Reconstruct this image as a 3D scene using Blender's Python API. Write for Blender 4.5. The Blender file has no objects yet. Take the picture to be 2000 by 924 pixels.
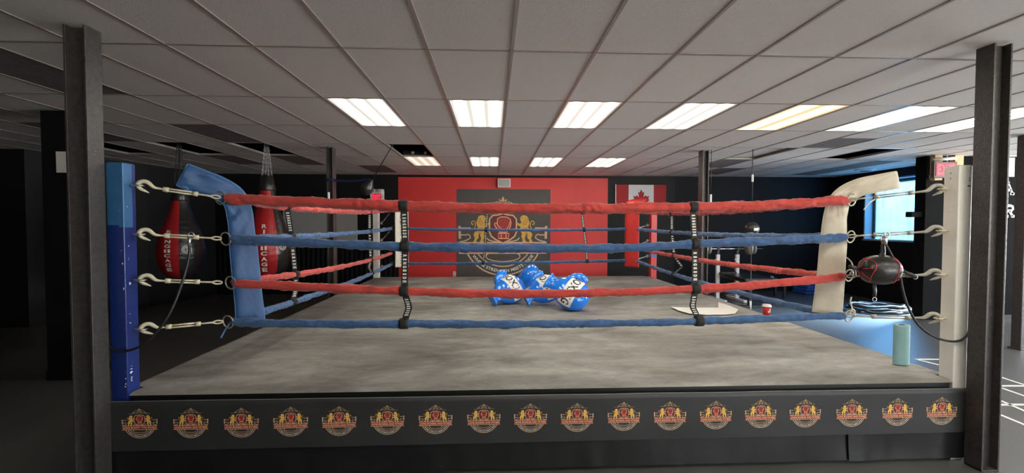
import bpy, bmesh, math, random
from mathutils import Vector, Matrix, noise
from mathutils.geometry import tessellate_polygon

random.seed(7)
S = bpy.context.scene
COL = S.collection
R = math.radians

# ------------------------------------------------------------------ camera
CAM_Z, FPX = 1.75, 829.76
YAW, PITCH, ROLL = R(2.523), R(-1.577), R(0.055)
cy_, sy_ = math.cos(YAW), math.sin(YAW)
FWD = Vector((sy_ * math.cos(PITCH), cy_ * math.cos(PITCH), math.sin(PITCH)))
RT0 = Vector((cy_, -sy_, 0.0))
UP0 = RT0.cross(FWD)
RT = math.cos(ROLL) * RT0 + math.sin(ROLL) * UP0
UP = math.cos(ROLL) * UP0 - math.sin(ROLL) * RT0
cam = bpy.data.cameras.new('camera')
cam.sensor_fit = 'HORIZONTAL'; cam.sensor_width = 36.0
cam.lens = 36.0 * FPX / 2000.0
cam.clip_start = 0.05; cam.clip_end = 200
camo = bpy.data.objects.new('camera', cam); COL.objects.link(camo)
camo.matrix_world = Matrix(((RT.x, UP.x, -FWD.x, 0), (RT.y, UP.y, -FWD.y, 0), (RT.z, UP.z, -FWD.z, CAM_Z), (0, 0, 0, 1)))
S.camera = camo

# ------------------------------------------------------------------ light, exposure
S.view_settings.view_transform = 'Standard'; S.view_settings.look = 'None'
S.view_settings.gamma = 1.0; S.view_settings.use_curve_mapping = False
S.view_settings.exposure = 1.0
GROUND_LIGHT, SKY_LIGHT, WORLD_STRENGTH = (1.0, 0.95, 0.88), (0.34, 0.37, 0.40), 8.6   # sunlit pavement below, overcast sky above
LAMP_GAIN = 1.25; DOORWAY_FILL, SIDE_FILL, FLOOR_FILL = 12.0, 680.0, 1900.0  # ceiling lamp gain, then strengths of the added unseen area lamps
S.cycles.use_denoising = True
S.cycles.max_bounces = 8; S.cycles.diffuse_bounces = 5; S.cycles.glossy_bounces = 4; S.cycles.transparent_max_bounces = 8
S.cycles.caustics_reflective = False; S.cycles.caustics_refractive = False
S.cycles.sample_clamp_indirect = 6.0
W = bpy.data.worlds.new('overcast_sky'); S.world = W; W.use_nodes = True
bg = W.node_tree.nodes['Background']
bg.inputs['Strength'].default_value = WORLD_STRENGTH
_n = W.node_tree.nodes; _l = W.node_tree.links
_tc = _n.new('ShaderNodeTexCoord'); _sp = _n.new('ShaderNodeSeparateXYZ'); _rp = _n.new('ShaderNodeValToRGB')
_mr = _n.new('ShaderNodeMapRange'); _mr.inputs['From Min'].default_value = -1.0; _mr.inputs['From Max'].default_value = 1.0
_rp.color_ramp.elements[0].position = 0.47; _rp.color_ramp.elements[0].color = (*GROUND_LIGHT, 1)
_rp.color_ramp.elements[1].position = 0.53; _rp.color_ramp.elements[1].color = (*SKY_LIGHT, 1)
_l.new(_tc.outputs['Generated'], _sp.inputs['Vector']); _l.new(_sp.outputs['Z'], _mr.inputs['Value']); _l.new(_mr.outputs['Result'], _rp.inputs['Fac']); _l.new(_rp.outputs['Color'], bg.inputs['Color'])

# ------------------------------------------------------------------ measuring helpers
def ray(px, py):
    return (px - 1000) / FPX * RT + (462 - py) / FPX * UP + FWD
def at(px, py, Y):                       # point on the plane y = Y
    d = ray(px, py); t = Y / d.y
    return Vector((d.x * t, Y, CAM_Z + d.z * t))
def atx(px, py, X):
    d = ray(px, py); t = X / d.x
    return Vector((X, d.y * t, CAM_Z + d.z * t))
def atz(px, py, Z):                      # point on the plane z = Z
    d = ray(px, py); t = (Z - CAM_Z) / d.z
    return Vector((d.x * t, d.y * t, Z))
TW, TD, GX0, GY0, ZC = 0.6096, 1.2192, -1.69255, 4.33759, 3.0145
def gx(i): return GX0 + TW * i
def gy(j): return GY0 + TD * j

# ------------------------------------------------------------------ materials
MATS = {}
def srgb(r, g, b):
    f = lambda c: (c / 255 / 12.92) if c / 255 <= 0.04045 else ((c / 255 + 0.055) / 1.055) ** 2.4
    return (f(r), f(g), f(b))
def mat(name, col, rough=0.5, metal=0.0, var=0.0, scale=8.0, bump=0.0, bscale=60.0, spec=0.5, stretch=None, col2=None, coat=0.0, sheen=0.0):
    if name in MATS: return MATS[name]
    m = bpy.data.materials.new(name); m.use_nodes = True
    nt = m.node_tree; N = nt.nodes; L = nt.links
    b = N['Principled BSDF']
    b.inputs['Base Color'].default_value = (*col, 1); b.inputs['Roughness'].default_value = rough
    b.inputs['Metallic'].default_value = metal; b.inputs['Specular IOR Level'].default_value = spec
    b.inputs['Coat Weight'].default_value = coat
    if sheen: b.inputs['Sheen Weight'].default_value = sheen
    tc = N.new('ShaderNodeTexCoord'); mp = N.new('ShaderNodeMapping')
    L.new(tc.outputs['Object'], mp.inputs['Vector'])
    if stretch: mp.inputs['Scale'].default_value = stretch
    if var or col2:
        nz = N.new('ShaderNodeTexNoise'); nz.inputs['Scale'].default_value = scale; nz.inputs['Detail'].default_value = 6; nz.inputs['Roughness'].default_value = 0.65
        L.new(mp.outputs['Vector'], nz.inputs['Vector'])
        rp = N.new('ShaderNodeValToRGB'); rp.color_ramp.elements[0].position = 0.3; rp.color_ramp.elements[1].position = 0.7
        c2 = col2 or tuple(min(1, c * (1 + var)) for c in col)
        c1 = col if col2 else tuple(c * (1 - var) for c in col)
        rp.color_ramp.elements[0].color = (*c1, 1); rp.color_ramp.elements[1].color = (*c2, 1)
        L.new(nz.outputs['Fac'], rp.inputs['Fac']); L.new(rp.outputs['Color'], b.inputs['Base Color'])
    if bump:
        n2 = N.new('ShaderNodeTexNoise'); n2.inputs['Scale'].default_value = bscale; n2.inputs['Detail'].default_value = 4
        L.new(tc.outputs['Object'], n2.inputs['Vector'])
        bp = N.new('ShaderNodeBump'); bp.inputs['Strength'].default_value = bump; bp.inputs['Distance'].default_value = 0.01
        L.new(n2.outputs['Fac'], bp.inputs['Height']); L.new(bp.outputs['Normal'], b.inputs['Normal'])
    MATS[name] = m
    return m
def emit(name, col, strength):
    if name in MATS: return MATS[name]
    m = bpy.data.materials.new(name); m.use_nodes = True
    b = m.node_tree.nodes['Principled BSDF']
    b.inputs['Base Color'].default_value = (*[c * 0.5 for c in col], 1)
    b.inputs['Emission Color'].default_value = (*col, 1); b.inputs['Emission Strength'].default_value = strength
    MATS[name] = m
    return m

M_black_wall = mat('black_wall_paint', (0.0055, 0.0053, 0.0054), 0.6, var=0.25, scale=3, bump=0.1, spec=0.3)
M_black_tinted = mat('black_wall_window_tint', (0.0045, 0.005, 0.007), 0.6, var=0.2, scale=2, spec=0.2)  # black wall paint with the window's blue light put into its colour
M_red_wall = mat('red_wall_paint', (0.66, 0.040, 0.036), 0.5, var=0.06, scale=3, bump=0.05)
M_mural = mat('charcoal_mural_ground', (0.075, 0.07, 0.066), 0.6, var=0.1, scale=5)
M_tile = mat('ceiling_tile_board', (0.70, 0.665, 0.63), 0.9, var=0.04, scale=45, bump=0.25, bscale=160)
M_dusty = mat('dusty_ceiling_tile', (0.16, 0.135, 0.13), 0.9, var=0.2, scale=14, bump=0.2, bscale=120)
M_tbar = mat('ceiling_grid_metal', (0.36, 0.32, 0.28), 0.28, var=0.08, scale=6, spec=0.7)
M_plenum = mat('dark_ceiling_void', (0.006, 0.005, 0.005), 0.9, var=0.3, scale=3)
M_steel_black = mat('black_painted_steel', (0.052, 0.047, 0.044), 0.32, var=0.35, scale=30, bump=0.35, bscale=90)
M_canvas = mat('grey_ring_canvas', (0.175, 0.172, 0.162), 0.85, scale=1.5, stretch=(0.8, 2.4, 1.0), col2=(0.36, 0.35, 0.325), bump=0.25, bscale=30)
M_edge = mat('black_edge_vinyl', (0.008, 0.008, 0.008), 0.4, var=0.2, scale=10)
M_banner = mat('charcoal_banner_vinyl', (0.030, 0.030, 0.031), 0.5, var=0.12, scale=3, bump=0.05, bscale=8)
M_skirt = mat('black_skirt_vinyl', (0.011, 0.011, 0.012), 0.28, var=0.2, scale=6, bump=0.08, bscale=40)
M_matte_black = mat('matte_black_wall_paint', (0.006, 0.0058, 0.0058), 0.95, var=0.25, scale=3, spec=0.08)
M_red_cloth = mat('red_rope_cloth', (0.50, 0.052, 0.040), 0.85, var=0.22, scale=14, bump=0.4, bscale=22, sheen=0.2)
M_blue_cloth = mat('blue_rope_cloth', (0.042, 0.105, 0.235), 0.85, var=0.3, scale=14, bump=0.4, bscale=22, sheen=0.2)
M_blue_pad = mat('blue_pad_vinyl', (0.030, 0.095, 0.24), 0.5, var=0.1, scale=9, bump=0.12, bscale=25)
M_blue_pipe = mat('light_blue_piping', (0.09, 0.21, 0.42), 0.5, var=0.08, scale=20)
M_white_pad = mat('cream_pad_vinyl', (0.72, 0.66, 0.52), 0.5, var=0.08, scale=9, bump=0.12, bscale=25)
M_red_pad = mat('red_pad_vinyl', (0.62, 0.035, 0.03), 0.42, var=0.1, scale=9, bump=0.25, bscale=25)
M_blue_post = mat('dark_blue_post_paint', (0.012, 0.03, 0.17), 0.3, var=0.15, scale=20, bump=0.1, bscale=40)
M_blue_patch = mat('light_blue_post_paint', (0.035, 0.14, 0.30), 0.35, var=0.12, scale=20, bump=0.1)
M_white_post = mat('white_post_paint', (0.88, 0.85, 0.77), 0.4, var=0.04, scale=10, bump=0.06)
M_red_post = mat('red_post_paint', (0.62, 0.03, 0.03), 0.35, var=0.08, scale=10)
M_cream_steel = mat('cream_painted_steel', (0.66, 0.60, 0.42), 0.38, var=0.1, scale=40, bump=0.1)
M_grey_steel = mat('greyed_cream_steel', (0.46, 0.43, 0.36), 0.4, metal=0.2, var=0.12, scale=40)
M_zinc = mat('zinc_steel', (0.55, 0.55, 0.55), 0.3, metal=0.9, var=0.15, scale=30)
M_brass_ring = mat('weathered_ring_steel', (0.36, 0.31, 0.23), 0.42, metal=0.5, var=0.2, scale=40)
M_web = mat('black_webbing', (0.010, 0.010, 0.010), 0.7, var=0.2, scale=60, bump=0.3, bscale=200)
M_letter = mat('white_print', (0.80, 0.78, 0.68), 0.6, var=0.03, scale=30)
M_gold = mat('gold_print', (0.62, 0.40, 0.20), 0.55, var=0.08, scale=40)
M_tan = mat('tan_print', (0.72, 0.46, 0.28), 0.55, var=0.06, scale=40)
M_lion = mat('lion_gold_print', (0.68, 0.38, 0.07), 0.55, var=0.15, scale=30)
M_lion_bright = mat('bright_lion_gold_print', (0.92, 0.55, 0.13), 0.55, var=0.1, scale=40)
M_dark_gold = mat('brown_print', (0.25, 0.12, 0.03), 0.55, var=0.1, scale=30)
M_maroon = mat('maroon_print', (0.13, 0.022, 0.02), 0.55, var=0.1, scale=20)
M_band = mat('red_band_print', (0.24, 0.026, 0.016), 0.55, var=0.06, scale=20)
M_glove_red = mat('glove_red_print', (0.36, 0.03, 0.025), 0.55, var=0.1, scale=20)
M_salmon = mat('salmon_print', (0.95, 0.46, 0.28), 0.55, var=0.06, scale=20)
M_rubber = mat('black_rubber_cord', (0.012, 0.012, 0.013), 0.45, var=0.15, scale=60)
M_bag_red = mat('red_bag_leather', (0.45, 0.018, 0.022), 0.3, var=0.1, scale=12, bump=0.25, bscale=30)
M_bag_black = mat('black_bag_leather', (0.022, 0.021, 0.02), 0.3, var=0.2, scale=12, bump=0.3, bscale=30)
M_bag_blue = mat('navy_bag_leather', (0.02, 0.03, 0.13), 0.35, var=0.15, scale=12, bump=0.2, bscale=30)
M_inflate = mat('glossy_blue_vinyl', (0.015, 0.23, 0.88), 0.12, var=0.06, scale=6, bump=0.35, bscale=7, coat=0.8)
M_white = mat('plain_white', (0.80, 0.79, 0.76), 0.5, var=0.03, scale=10)
M_paper = mat('white_paper', (0.78, 0.77, 0.71), 0.7, var=0.03, scale=6)
M_teal = mat('teal_paper', (0.27, 0.47, 0.47), 0.75, var=0.04, scale=20, bump=0.1)
M_cup = mat('red_paper_cup', (0.55, 0.015, 0.02), 0.35, var=0.05, scale=10)
M_wood = mat('bare_wood', (0.42, 0.27, 0.12), 0.65, scale=3, stretch=(8, 8, 0.7), col2=(0.55, 0.37, 0.18))
M_dark_wood = mat('brown_wood', (0.07, 0.045, 0.03), 0.6, scale=3, stretch=(1, 8, 8), col2=(0.11, 0.07, 0.045))
M_panel = mat('grey_wall_panel_paint', (0.40, 0.40, 0.385), 0.45, var=0.05, scale=2)
M_chrome = mat('chrome', (0.75, 0.75, 0.76), 0.18, metal=1.0, var=0.05, scale=20)
M_iron = mat('black_iron', (0.03, 0.03, 0.032), 0.4, metal=0.3, var=0.2, scale=30)
M_flag_red = mat('flag_red_cloth', (0.36, 0.022, 0.025), 0.8, var=0.06, scale=12)
M_flag_white = mat('flag_white_cloth', (0.62, 0.62, 0.62), 0.8, var=0.05, scale=12)
M_mat_blue = mat('blue_mat_vinyl', (0.02, 0.10, 0.42), 0.5, var=0.1, scale=10)
M_exit_glow = emit('lit_exit_letters', (1.0, 0.05, 0.10), 0.62)
M_exit_face = emit('lit_exit_face', (1.0, 0.05, 0.08), 0.12)
M_exit_dark = emit('dim_exit_face', (0.5, 0.03, 0.04), 0.06)
M_line = mat('white_line_paint', (0.80, 0.80, 0.77), 0.5, var=0.04, scale=12)
M_leaf = mat('tree_leaves', (0.12, 0.22, 0.12), 0.7, var=0.4, scale=4)
M_bark = mat('tree_bark', (0.12, 0.09, 0.07), 0.8, var=0.3, scale=8)
M_pave = mat('outdoor_pavement', (0.55, 0.57, 0.58), 0.8, var=0.1, scale=2)
M_frame_blue = mat('window_reveal_paint', (0.32, 0.40, 0.46), 0.5, var=0.05, scale=6)
M_lamp_frame = mat('white_lamp_frame', (0.80, 0.78, 0.72), 0.4, var=0.03, scale=10)

def canvas_mat():
    m = bpy.data.materials.new('worn_grey_ring_canvas'); m.use_nodes = True; nt = m.node_tree; N = nt.nodes; L = nt.links
    b = N['Principled BSDF']; b.inputs['Roughness'].default_value = 0.85; b.inputs['Specular IOR Level'].default_value = 0.25
    tc = N.new('ShaderNodeTexCoord')
    def nz(sc, det, stretch, p0, p1, c0, c1):
        mp = N.new('ShaderNodeMapping'); mp.inputs['Scale'].default_value = stretch; L.new(tc.outputs['Object'], mp.inputs['Vector'])
        n = N.new('ShaderNodeTexNoise'); n.inputs['Scale'].default_value = sc; n.inputs['Detail'].default_value = det; n.inputs['Roughness'].default_value = 0.62; n.inputs['Distortion'].default_value = 0.6
        r = N.new('ShaderNodeValToRGB'); r.color_ramp.elements[0].position = p0; r.color_ramp.elements[1].position = p1
        r.color_ramp.elements[0].color = (*c0, 1); r.color_ramp.elements[1].color = (*c1, 1)
        L.new(mp.outputs['Vector'], n.inputs['Vector']); L.new(n.outputs['Fac'], r.inputs['Fac']); return r.outputs['Color'], n.outputs['Fac']
    def mul(a, c):
        x = N.new('ShaderNodeMix'); x.data_type = 'RGBA'; x.blend_type = 'MULTIPLY'; x.inputs['Factor'].default_value = 1.0
        L.new(a, x.inputs['A']); L.new(c, x.inputs['B']); return x.outputs['Result']
    c1, _ = nz(0.55, 4, (0.9, 1.6, 1), 0.33, 0.66, (0.17, 0.16, 0.145), (0.40, 0.39, 0.365))
    c2, _ = nz(2.2, 8, (0.8, 1.9, 1), 0.3, 0.7, (0.62, 0.60, 0.57), (1.12, 1.12, 1.12))
    c3, f3 = nz(16, 6, (0.7, 1.4, 1), 0.3, 0.7, (0.86, 0.86, 0.85), (1.1, 1.1, 1.1))
    L.new(mul(mul(c1, c2), c3), b.inputs['Base Color'])
    bp = N.new('ShaderNodeBump'); bp.inputs['Strength'].default_value = 0.25; bp.inputs['Distance'].default_value = 0.01
    L.new(f3, bp.inputs['Height']); L.new(bp.outputs['Normal'], b.inputs['Normal'])
    return m
M_canvas = canvas_mat()
def floor_mat():
    m = bpy.data.materials.new('speckled_rubber_floor'); m.use_nodes = True; nt = m.node_tree; N = nt.nodes; L = nt.links
    b = N['Principled BSDF']; b.inputs['Roughness'].default_value = 0.42; b.inputs['Specular IOR Level'].default_value = 0.6; b.inputs['Coat Weight'].default_value = 0.7; b.inputs['Coat Roughness'].default_value = 0.36; b.inputs['Coat IOR'].default_value = 1.6
    tc = N.new('ShaderNodeTexCoord')
    n1 = N.new('ShaderNodeTexNoise'); n1.inputs['Scale'].default_value = 220; n1.inputs['Detail'].default_value = 2
    r1 = N.new('ShaderNodeValToRGB'); r1.color_ramp.elements[0].position = 0.45; r1.color_ramp.elements[1].position = 0.75
    r1.color_ramp.elements[0].color = (0.075, 0.073, 0.07, 1); r1.color_ramp.elements[1].color = (0.25, 0.245, 0.235, 1)
    n2 = N.new('ShaderNodeTexNoise'); n2.inputs['Scale'].default_value = 1.3; n2.inputs['Detail'].default_value = 5
    mx = N.new('ShaderNodeMix'); mx.data_type = 'RGBA'; mx.blend_type = 'MULTIPLY'; mx.inputs['Factor'].default_value = 0.5
    L.new(tc.outputs['Object'], n1.inputs['Vector']); L.new(tc.outputs['Object'], n2.inputs['Vector'])
    L.new(n1.outputs['Fac'], r1.inputs['Fac']); L.new(r1.outputs['Color'], mx.inputs['A']); L.new(n2.outputs['Fac'], mx.inputs['B'])
    L.new(mx.outputs['Result'], b.inputs['Base Color'])
    bp = N.new('ShaderNodeBump'); bp.inputs['Strength'].default_value = 0.12; bp.inputs['Distance'].default_value = 0.005
    L.new(n1.outputs['Fac'], bp.inputs['Height']); L.new(bp.outputs['Normal'], b.inputs['Normal'])
    return m
M_floor = floor_mat()

def diffuser_mat(name, col, lo, hi, bars=3.0):
    """fluorescent troffer lens: bright tubes behind a ribbed lens (emission is the lamp itself)"""
    m = bpy.data.materials.new(name); m.use_nodes = True; nt = m.node_tree; N = nt.nodes; L = nt.links
    b = N['Principled BSDF']; b.inputs['Base Color'].default_value = (0.6, 0.6, 0.58, 1); b.inputs['Roughness'].default_value = 0.25
    tc = N.new('ShaderNodeTexCoord'); sp = N.new('ShaderNodeSeparateXYZ'); L.new(tc.outputs['Generated'], sp.inputs['Vector'])
    def math_(op, a, bb=None, c=None):
        n = N.new('ShaderNodeMath'); n.operation = op
        for i, v in enumerate((a, bb, c)):
            if v is None: continue
            if isinstance(v, (int, float)): n.inputs[i].default_value = v
            else: L.new(v, n.inputs[i])
        return n.outputs[0]
    s = math_('SINE', math_('MULTIPLY', sp.outputs['X'], math.pi * bars))
    tube_ = math_('POWER', math_('ABSOLUTE', s), 4.0)
    rib = math_('ADD', math_('MULTIPLY', math_('SINE', math_('MULTIPLY', sp.outputs['X'], 190.0)), 0.22), 0.80)
    nz = N.new('ShaderNodeTexNoise'); nz.inputs['Scale'].default_value = 26; L.new(tc.outputs['Generated'], nz.inputs['Vector'])
    e = math_('MULTIPLY_ADD', tube_, hi - lo, lo)
    e = math_('MULTIPLY', math_('MULTIPLY', e, rib), math_('ADD', math_('MULTIPLY', nz.outputs['Fac'], 0.5), 0.75))
    e = math_('MULTIPLY', e, LAMP_GAIN)
    b.inputs['Emission Color'].default_value = (*col, 1); L.new(e, b.inputs['Emission Strength'])
    return m
M_lens = diffuser_mat('lit_lens_white', (1.0, 0.95, 0.84), 0.34, 11.0)
M_lens_warm = diffuser_mat('lit_lens_amber', (1.0, 0.64, 0.31), 0.45, 7.0, bars=2.0)
M_lens_dim = diffuser_mat('half_lit_lens', (1.0, 0.86, 0.66), 0.3, 0.7)

def glass_mat():
    m = bpy.data.materials.new('hazy_window_glass'); m.use_nodes = True; nt = m.node_tree; N = nt.nodes; L = nt.links
    for n in list(N): N.remove(n)
    o = N.new('ShaderNodeOutputMaterial'); t = N.new('ShaderNodeBsdfTransparent'); t.inputs['Color'].default_value = (0.20, 0.32, 0.40, 1)
    tl = N.new('ShaderNodeBsdfTranslucent'); tl.inputs['Color'].default_value = (0.17, 0.26, 0.31, 1)
    g = N.new('ShaderNodeBsdfGlossy'); g.inputs['Roughness'].default_value = 0.05
    m1 = N.new('ShaderNodeMixShader'); m2 = N.new('ShaderNodeMixShader'); m1.inputs[0].default_value = 0.42; m2.inputs[0].default_value = 0.04
    tc = N.new('ShaderNodeTexCoord'); mp = N.new('ShaderNodeMapping'); mp.inputs['Scale'].default_value = (1, 9, 0.6)
    nz = N.new('ShaderNodeTexNoise'); nz.inputs['Scale'].default_value = 2.0
    L.new(tc.outputs['Object'], mp.inputs['Vector']); L.new(mp.outputs['Vector'], nz.inputs['Vector']); L.new(nz.outputs['Fac'], m1.inputs[0])
    L.new(t.outputs[0], m1.inputs[1]); L.new(tl.outputs[0], m1.inputs[2]); L.new(m1.outputs[0], m2.inputs[1]); L.new(g.outputs[0], m2.inputs[2]); L.new(m2.outputs[0], o.inputs['Surface'])
    return m
M_glass = glass_mat()

# ------------------------------------------------------------------ mesh builder
_txt = {}
def text_mesh(s, off=0.0):
    key = (s, off)
    if key in _txt: return _txt[key]
    c = bpy.data.curves.new('lettering', 'FONT'); c.body = s; c.size = 1.0; c.offset = off; c.resolution_u = 3
    c.align_x = 'CENTER'; c.align_y = 'CENTER'
    o = bpy.data.objects.new('lettering', c); COL.objects.link(o)
    bpy.context.view_layer.update()
    me = bpy.data.meshes.new_from_object(o.evaluated_get(bpy.context.evaluated_depsgraph_get()))
    vs = [(v.co.x, v.co.y) for v in me.vertices]; fs = [tuple(p.vertices) for p in me.polygons]
    xs = [v[0] for v in vs]; ys = [v[1] for v in vs]
    mx, my = (min(xs) + max(xs)) / 2, (min(ys) + max(ys)) / 2
    vs = [(x - mx, y - my) for x, y in vs]
    wd, ht = max(xs) - min(xs), max(ys) - min(ys)
    bpy.data.objects.remove(o); bpy.data.meshes.remove(me); bpy.data.curves.remove(c)
    _txt[key] = (vs, fs, wd, ht)
    return _txt[key]

class MB:
    def __init__(self):
        self.v = []; self.f = []; self.fm = []; self.fs = []; self.mats = []
    def mi(self, m):
        if m not in self.mats: self.mats.append(m)
        return self.mats.index(m)
    def add(self, vs, fs, m, smooth=False):
        o = len(self.v); k = self.mi(m)
        self.v += [tuple(p) for p in vs]
        for f in fs:
            self.f.append(tuple(i + o for i in f)); self.fm.append(k); self.fs.append(smooth)
    def box(self, a, b, m, bev=0.0, M=None):
        x0, y0, z0 = a; x1, y1, z1 = b
        if x0 > x1: x0, x1 = x1, x0
        if y0 > y1: y0, y1 = y1, y0
        if z0 > z1: z0, z1 = z1, z0
        if bev <= 0:
            vs = [(x0, y0, z0), (x1, y0, z0), (x1, y1, z0), (x0, y1, z0), (x0, y0, z1), (x1, y0, z1), (x1, y1, z1), (x0, y1, z1)]
            fs = [(0, 3, 2, 1), (4, 5, 6, 7), (0, 1, 5, 4), (1, 2, 6, 5), (2, 3, 7, 6), (3, 0, 4, 7)]
        else:
            bm = bmesh.new(); bmesh.ops.create_cube(bm, size=1.0)
            for v in bm.verts: v.co = Vector((x0 + (v.co.x + .5) * (x1 - x0), y0 + (v.co.y + .5) * (y1 - y0), z0 + (v.co.z + .5) * (z1 - z0)))
            bmesh.ops.bevel(bm, geom=bm.edges[:], offset=min(bev, 0.45 * min(x1 - x0, y1 - y0, z1 - z0)), segments=2, affect='EDGES', profile=0.5)
            bm.verts.index_update(); vs = [v.co[:] for v in bm.verts]; fs = [tuple(v.index for v in f.verts) for f in bm.faces]; bm.free()
        if M is not None: vs = [M @ Vector(p) for p in vs]
        self.add(vs, fs, m)
    def tube(self, pts, r, m, n=10, closed=False, caps=True, rfun=None, flat=1.0, smooth=True, up=None):
        pts = [Vector(p) for p in pts]; k = len(pts)
        rad = r if isinstance(r, (list, tuple)) else [r] * k
        tang = []
        for i in range(k):
            a = pts[(i - 1) % k] if (closed or i > 0) else pts[i]; b = pts[(i + 1) % k] if (closed or i < k - 1) else pts[i]
            t = b - a; tang.append(t.normalized() if t.length > 1e-9 else Vector((0, 0, 1)))
        ref = Vector(up) if up else (Vector((0, 0, 1)) if abs(tang[0].z) < 0.9 else Vector((1, 0, 0)))
        nrm = (ref - tang[0] * ref.dot(tang[0])).normalized()
        vs = []
        for i in range(k):
            if i > 0:
                nrm = nrm - tang[i] * nrm.dot(tang[i])
                nrm = nrm.normalized() if nrm.length > 1e-6 else tang[i].orthogonal().normalized()
            bn = tang[i].cross(nrm)
            for j in range(n):
                a = 2 * math.pi * j / n
                rr = rad[i] if rfun is None else rfun(i, a, rad[i])
                vs.append(pts[i] + nrm * (math.cos(a) * rr) + bn * (math.sin(a) * rr * flat))
        fs = []
        for i in range(k if closed else k - 1):
            for j in range(n):
                a = i * n + j; b = i * n + (j + 1) % n; c = ((i + 1) % k) * n + (j + 1) % n; d = ((i + 1) % k) * n + j
                fs.append((a, b, c, d))
        if caps and not closed:
            fs.append(tuple(range(n - 1, -1, -1))); fs.append(tuple((k - 1) * n + j for j in range(n)))
        self.add(vs, fs, m, smooth)
    def torus(self, c, R_, r, m, axis=(0, 1, 0), n=24, k=8):
        ax = Vector(axis).normalized(); u = ax.orthogonal().normalized(); w = ax.cross(u); c = Vector(c)
        self.tube([c + u * (R_ * math.cos(2 * math.pi * i / n)) + w * (R_ * math.sin(2 * math.pi * i / n)) for i in range(n)], r, m, n=k, closed=True, up=ax)
    def lathe(self, prof, m, c=(0, 0, 0), n=28, M=None, matfun=None, smooth=True, sx=1.0, sy=1.0):
        k = len(prof); vs = []
        for r, z in prof:
            for j in range(n):
                a = 2 * math.pi * j / n
                vs.append(Vector((c[0] + sx * r * math.cos(a), c[1] + sy * r * math.sin(a), c[2] + z)))
        if M is not None: vs = [M @ p for p in vs]
        groups = {}
        for i in range(k - 1):
            for j in range(n):
                f = (i * n + j, i * n + (j + 1) % n, (i + 1) * n + (j + 1) % n, (i + 1) * n + j)
                mm = matfun(i, j) if matfun else m
                groups.setdefault(mm, []).append(f)
        if prof[0][0] > 1e-6: groups.setdefault(m, []).append(tuple(range(n - 1, -1, -1)))
        if prof[-1][0] > 1e-6: groups.setdefault(m, []).append(tuple((k - 1) * n + j for j in range(n)))
        o = len(self.v); self.v += [tuple(p) for p in vs]
        for mm, fl in groups.items():
            q = self.mi(mm)
            for f in fl:
                self.f.append(tuple(i + o for i in f)); self.fm.append(q); self.fs.append(smooth)
    def poly(self, pts2, m, T, h=0.0):
        """flat polygon: T maps (x, y, h) to a point"""
        pts = [Vector((p[0], p[1], 0)) for p in pts2]
        tri = tessellate_polygon([pts])
        area = sum(pts[i].x * pts[(i + 1) % len(pts)].y - pts[(i + 1) % len(pts)].x * pts[i].y for i in range(len(pts)))
        fs = []
        for t in tri:
            a, b, c = (pts[i] for i in t)
            cr = (b.x - a.x) * (c.y - a.y) - (b.y - a.y) * (c.x - a.x)
            fs.append(t if cr > 0 else (t[0], t[2], t[1]))
        self.add([T(p.x, p.y, h) for p in pts], fs, m)
    def stroke(self, pts2, w, m, T, h=0.0, closed=False):
        k = len(pts2); vs = []
        ws = w if isinstance(w, (list, tuple)) else [w] * k
        for i in range(k):
            a = pts2[(i - 1) % k] if (closed or i > 0) else pts2[i]; b = pts2[(i + 1) % k] if (closed or i < k - 1) else pts2[i]
            dx, dy = b[0] - a[0], b[1] - a[1]; l = math.hypot(dx, dy) or 1
            nx, ny = -dy / l * ws[i] / 2, dx / l * ws[i] / 2
            vs.append(T(pts2[i][0] - nx, pts2[i][1] - ny, h)); vs.append(T(pts2[i][0] + nx, pts2[i][1] + ny, h))
        fs = []
        for i in range(k if closed else k - 1):
            a, b = 2 * i, 2 * ((i + 1) % k)
            fs.append((a, b, b + 1, a + 1))
        self.add(vs, fs, m)
    def text(self, s, m, T, cx, cy, height, h=0.0, width=None, off=0.0, rot=0.0, arc=None):
        vs, fs, wd, ht = text_mesh(s, off)
        sy = height / ht; sx = (width / wd) if width else sy
        out = []
        for x, y in vs:
            x *= sx; y *= sy
            if arc:                       # arc = (centre x, centre y, radius): text reads along the bottom of the circle
                ccx, ccy, rad = arc
                a = -math.pi / 2 + x / rad
                rr = rad - y
                out.append(T(ccx + rr * math.cos(a), ccy + rr * math.sin(a), h))
            else:
                c, s_ = math.cos(rot), math.sin(rot)
                out.append(T(cx + x * c - y * s_, cy + x * s_ + y * c, h))
        self.add(out, fs, m)
    def build(self, name, parent=None, origin=(0, 0, 0)):
        me = bpy.data.meshes.new(name)
        ox, oy, oz = origin
        me.from_pydata([(x - ox, y - oy, z - oz) for x, y, z in self.v], [], self.f)
        for m in self.mats: me.materials.append(m)
        me.polygons.foreach_set('material_index', self.fm); me.polygons.foreach_set('use_smooth', self.fs)
        me.update()
        o = bpy.data.objects.new(name, me); COL.objects.link(o)
        if parent is None: o.location = origin
        else: o.parent = parent
        return o

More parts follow.
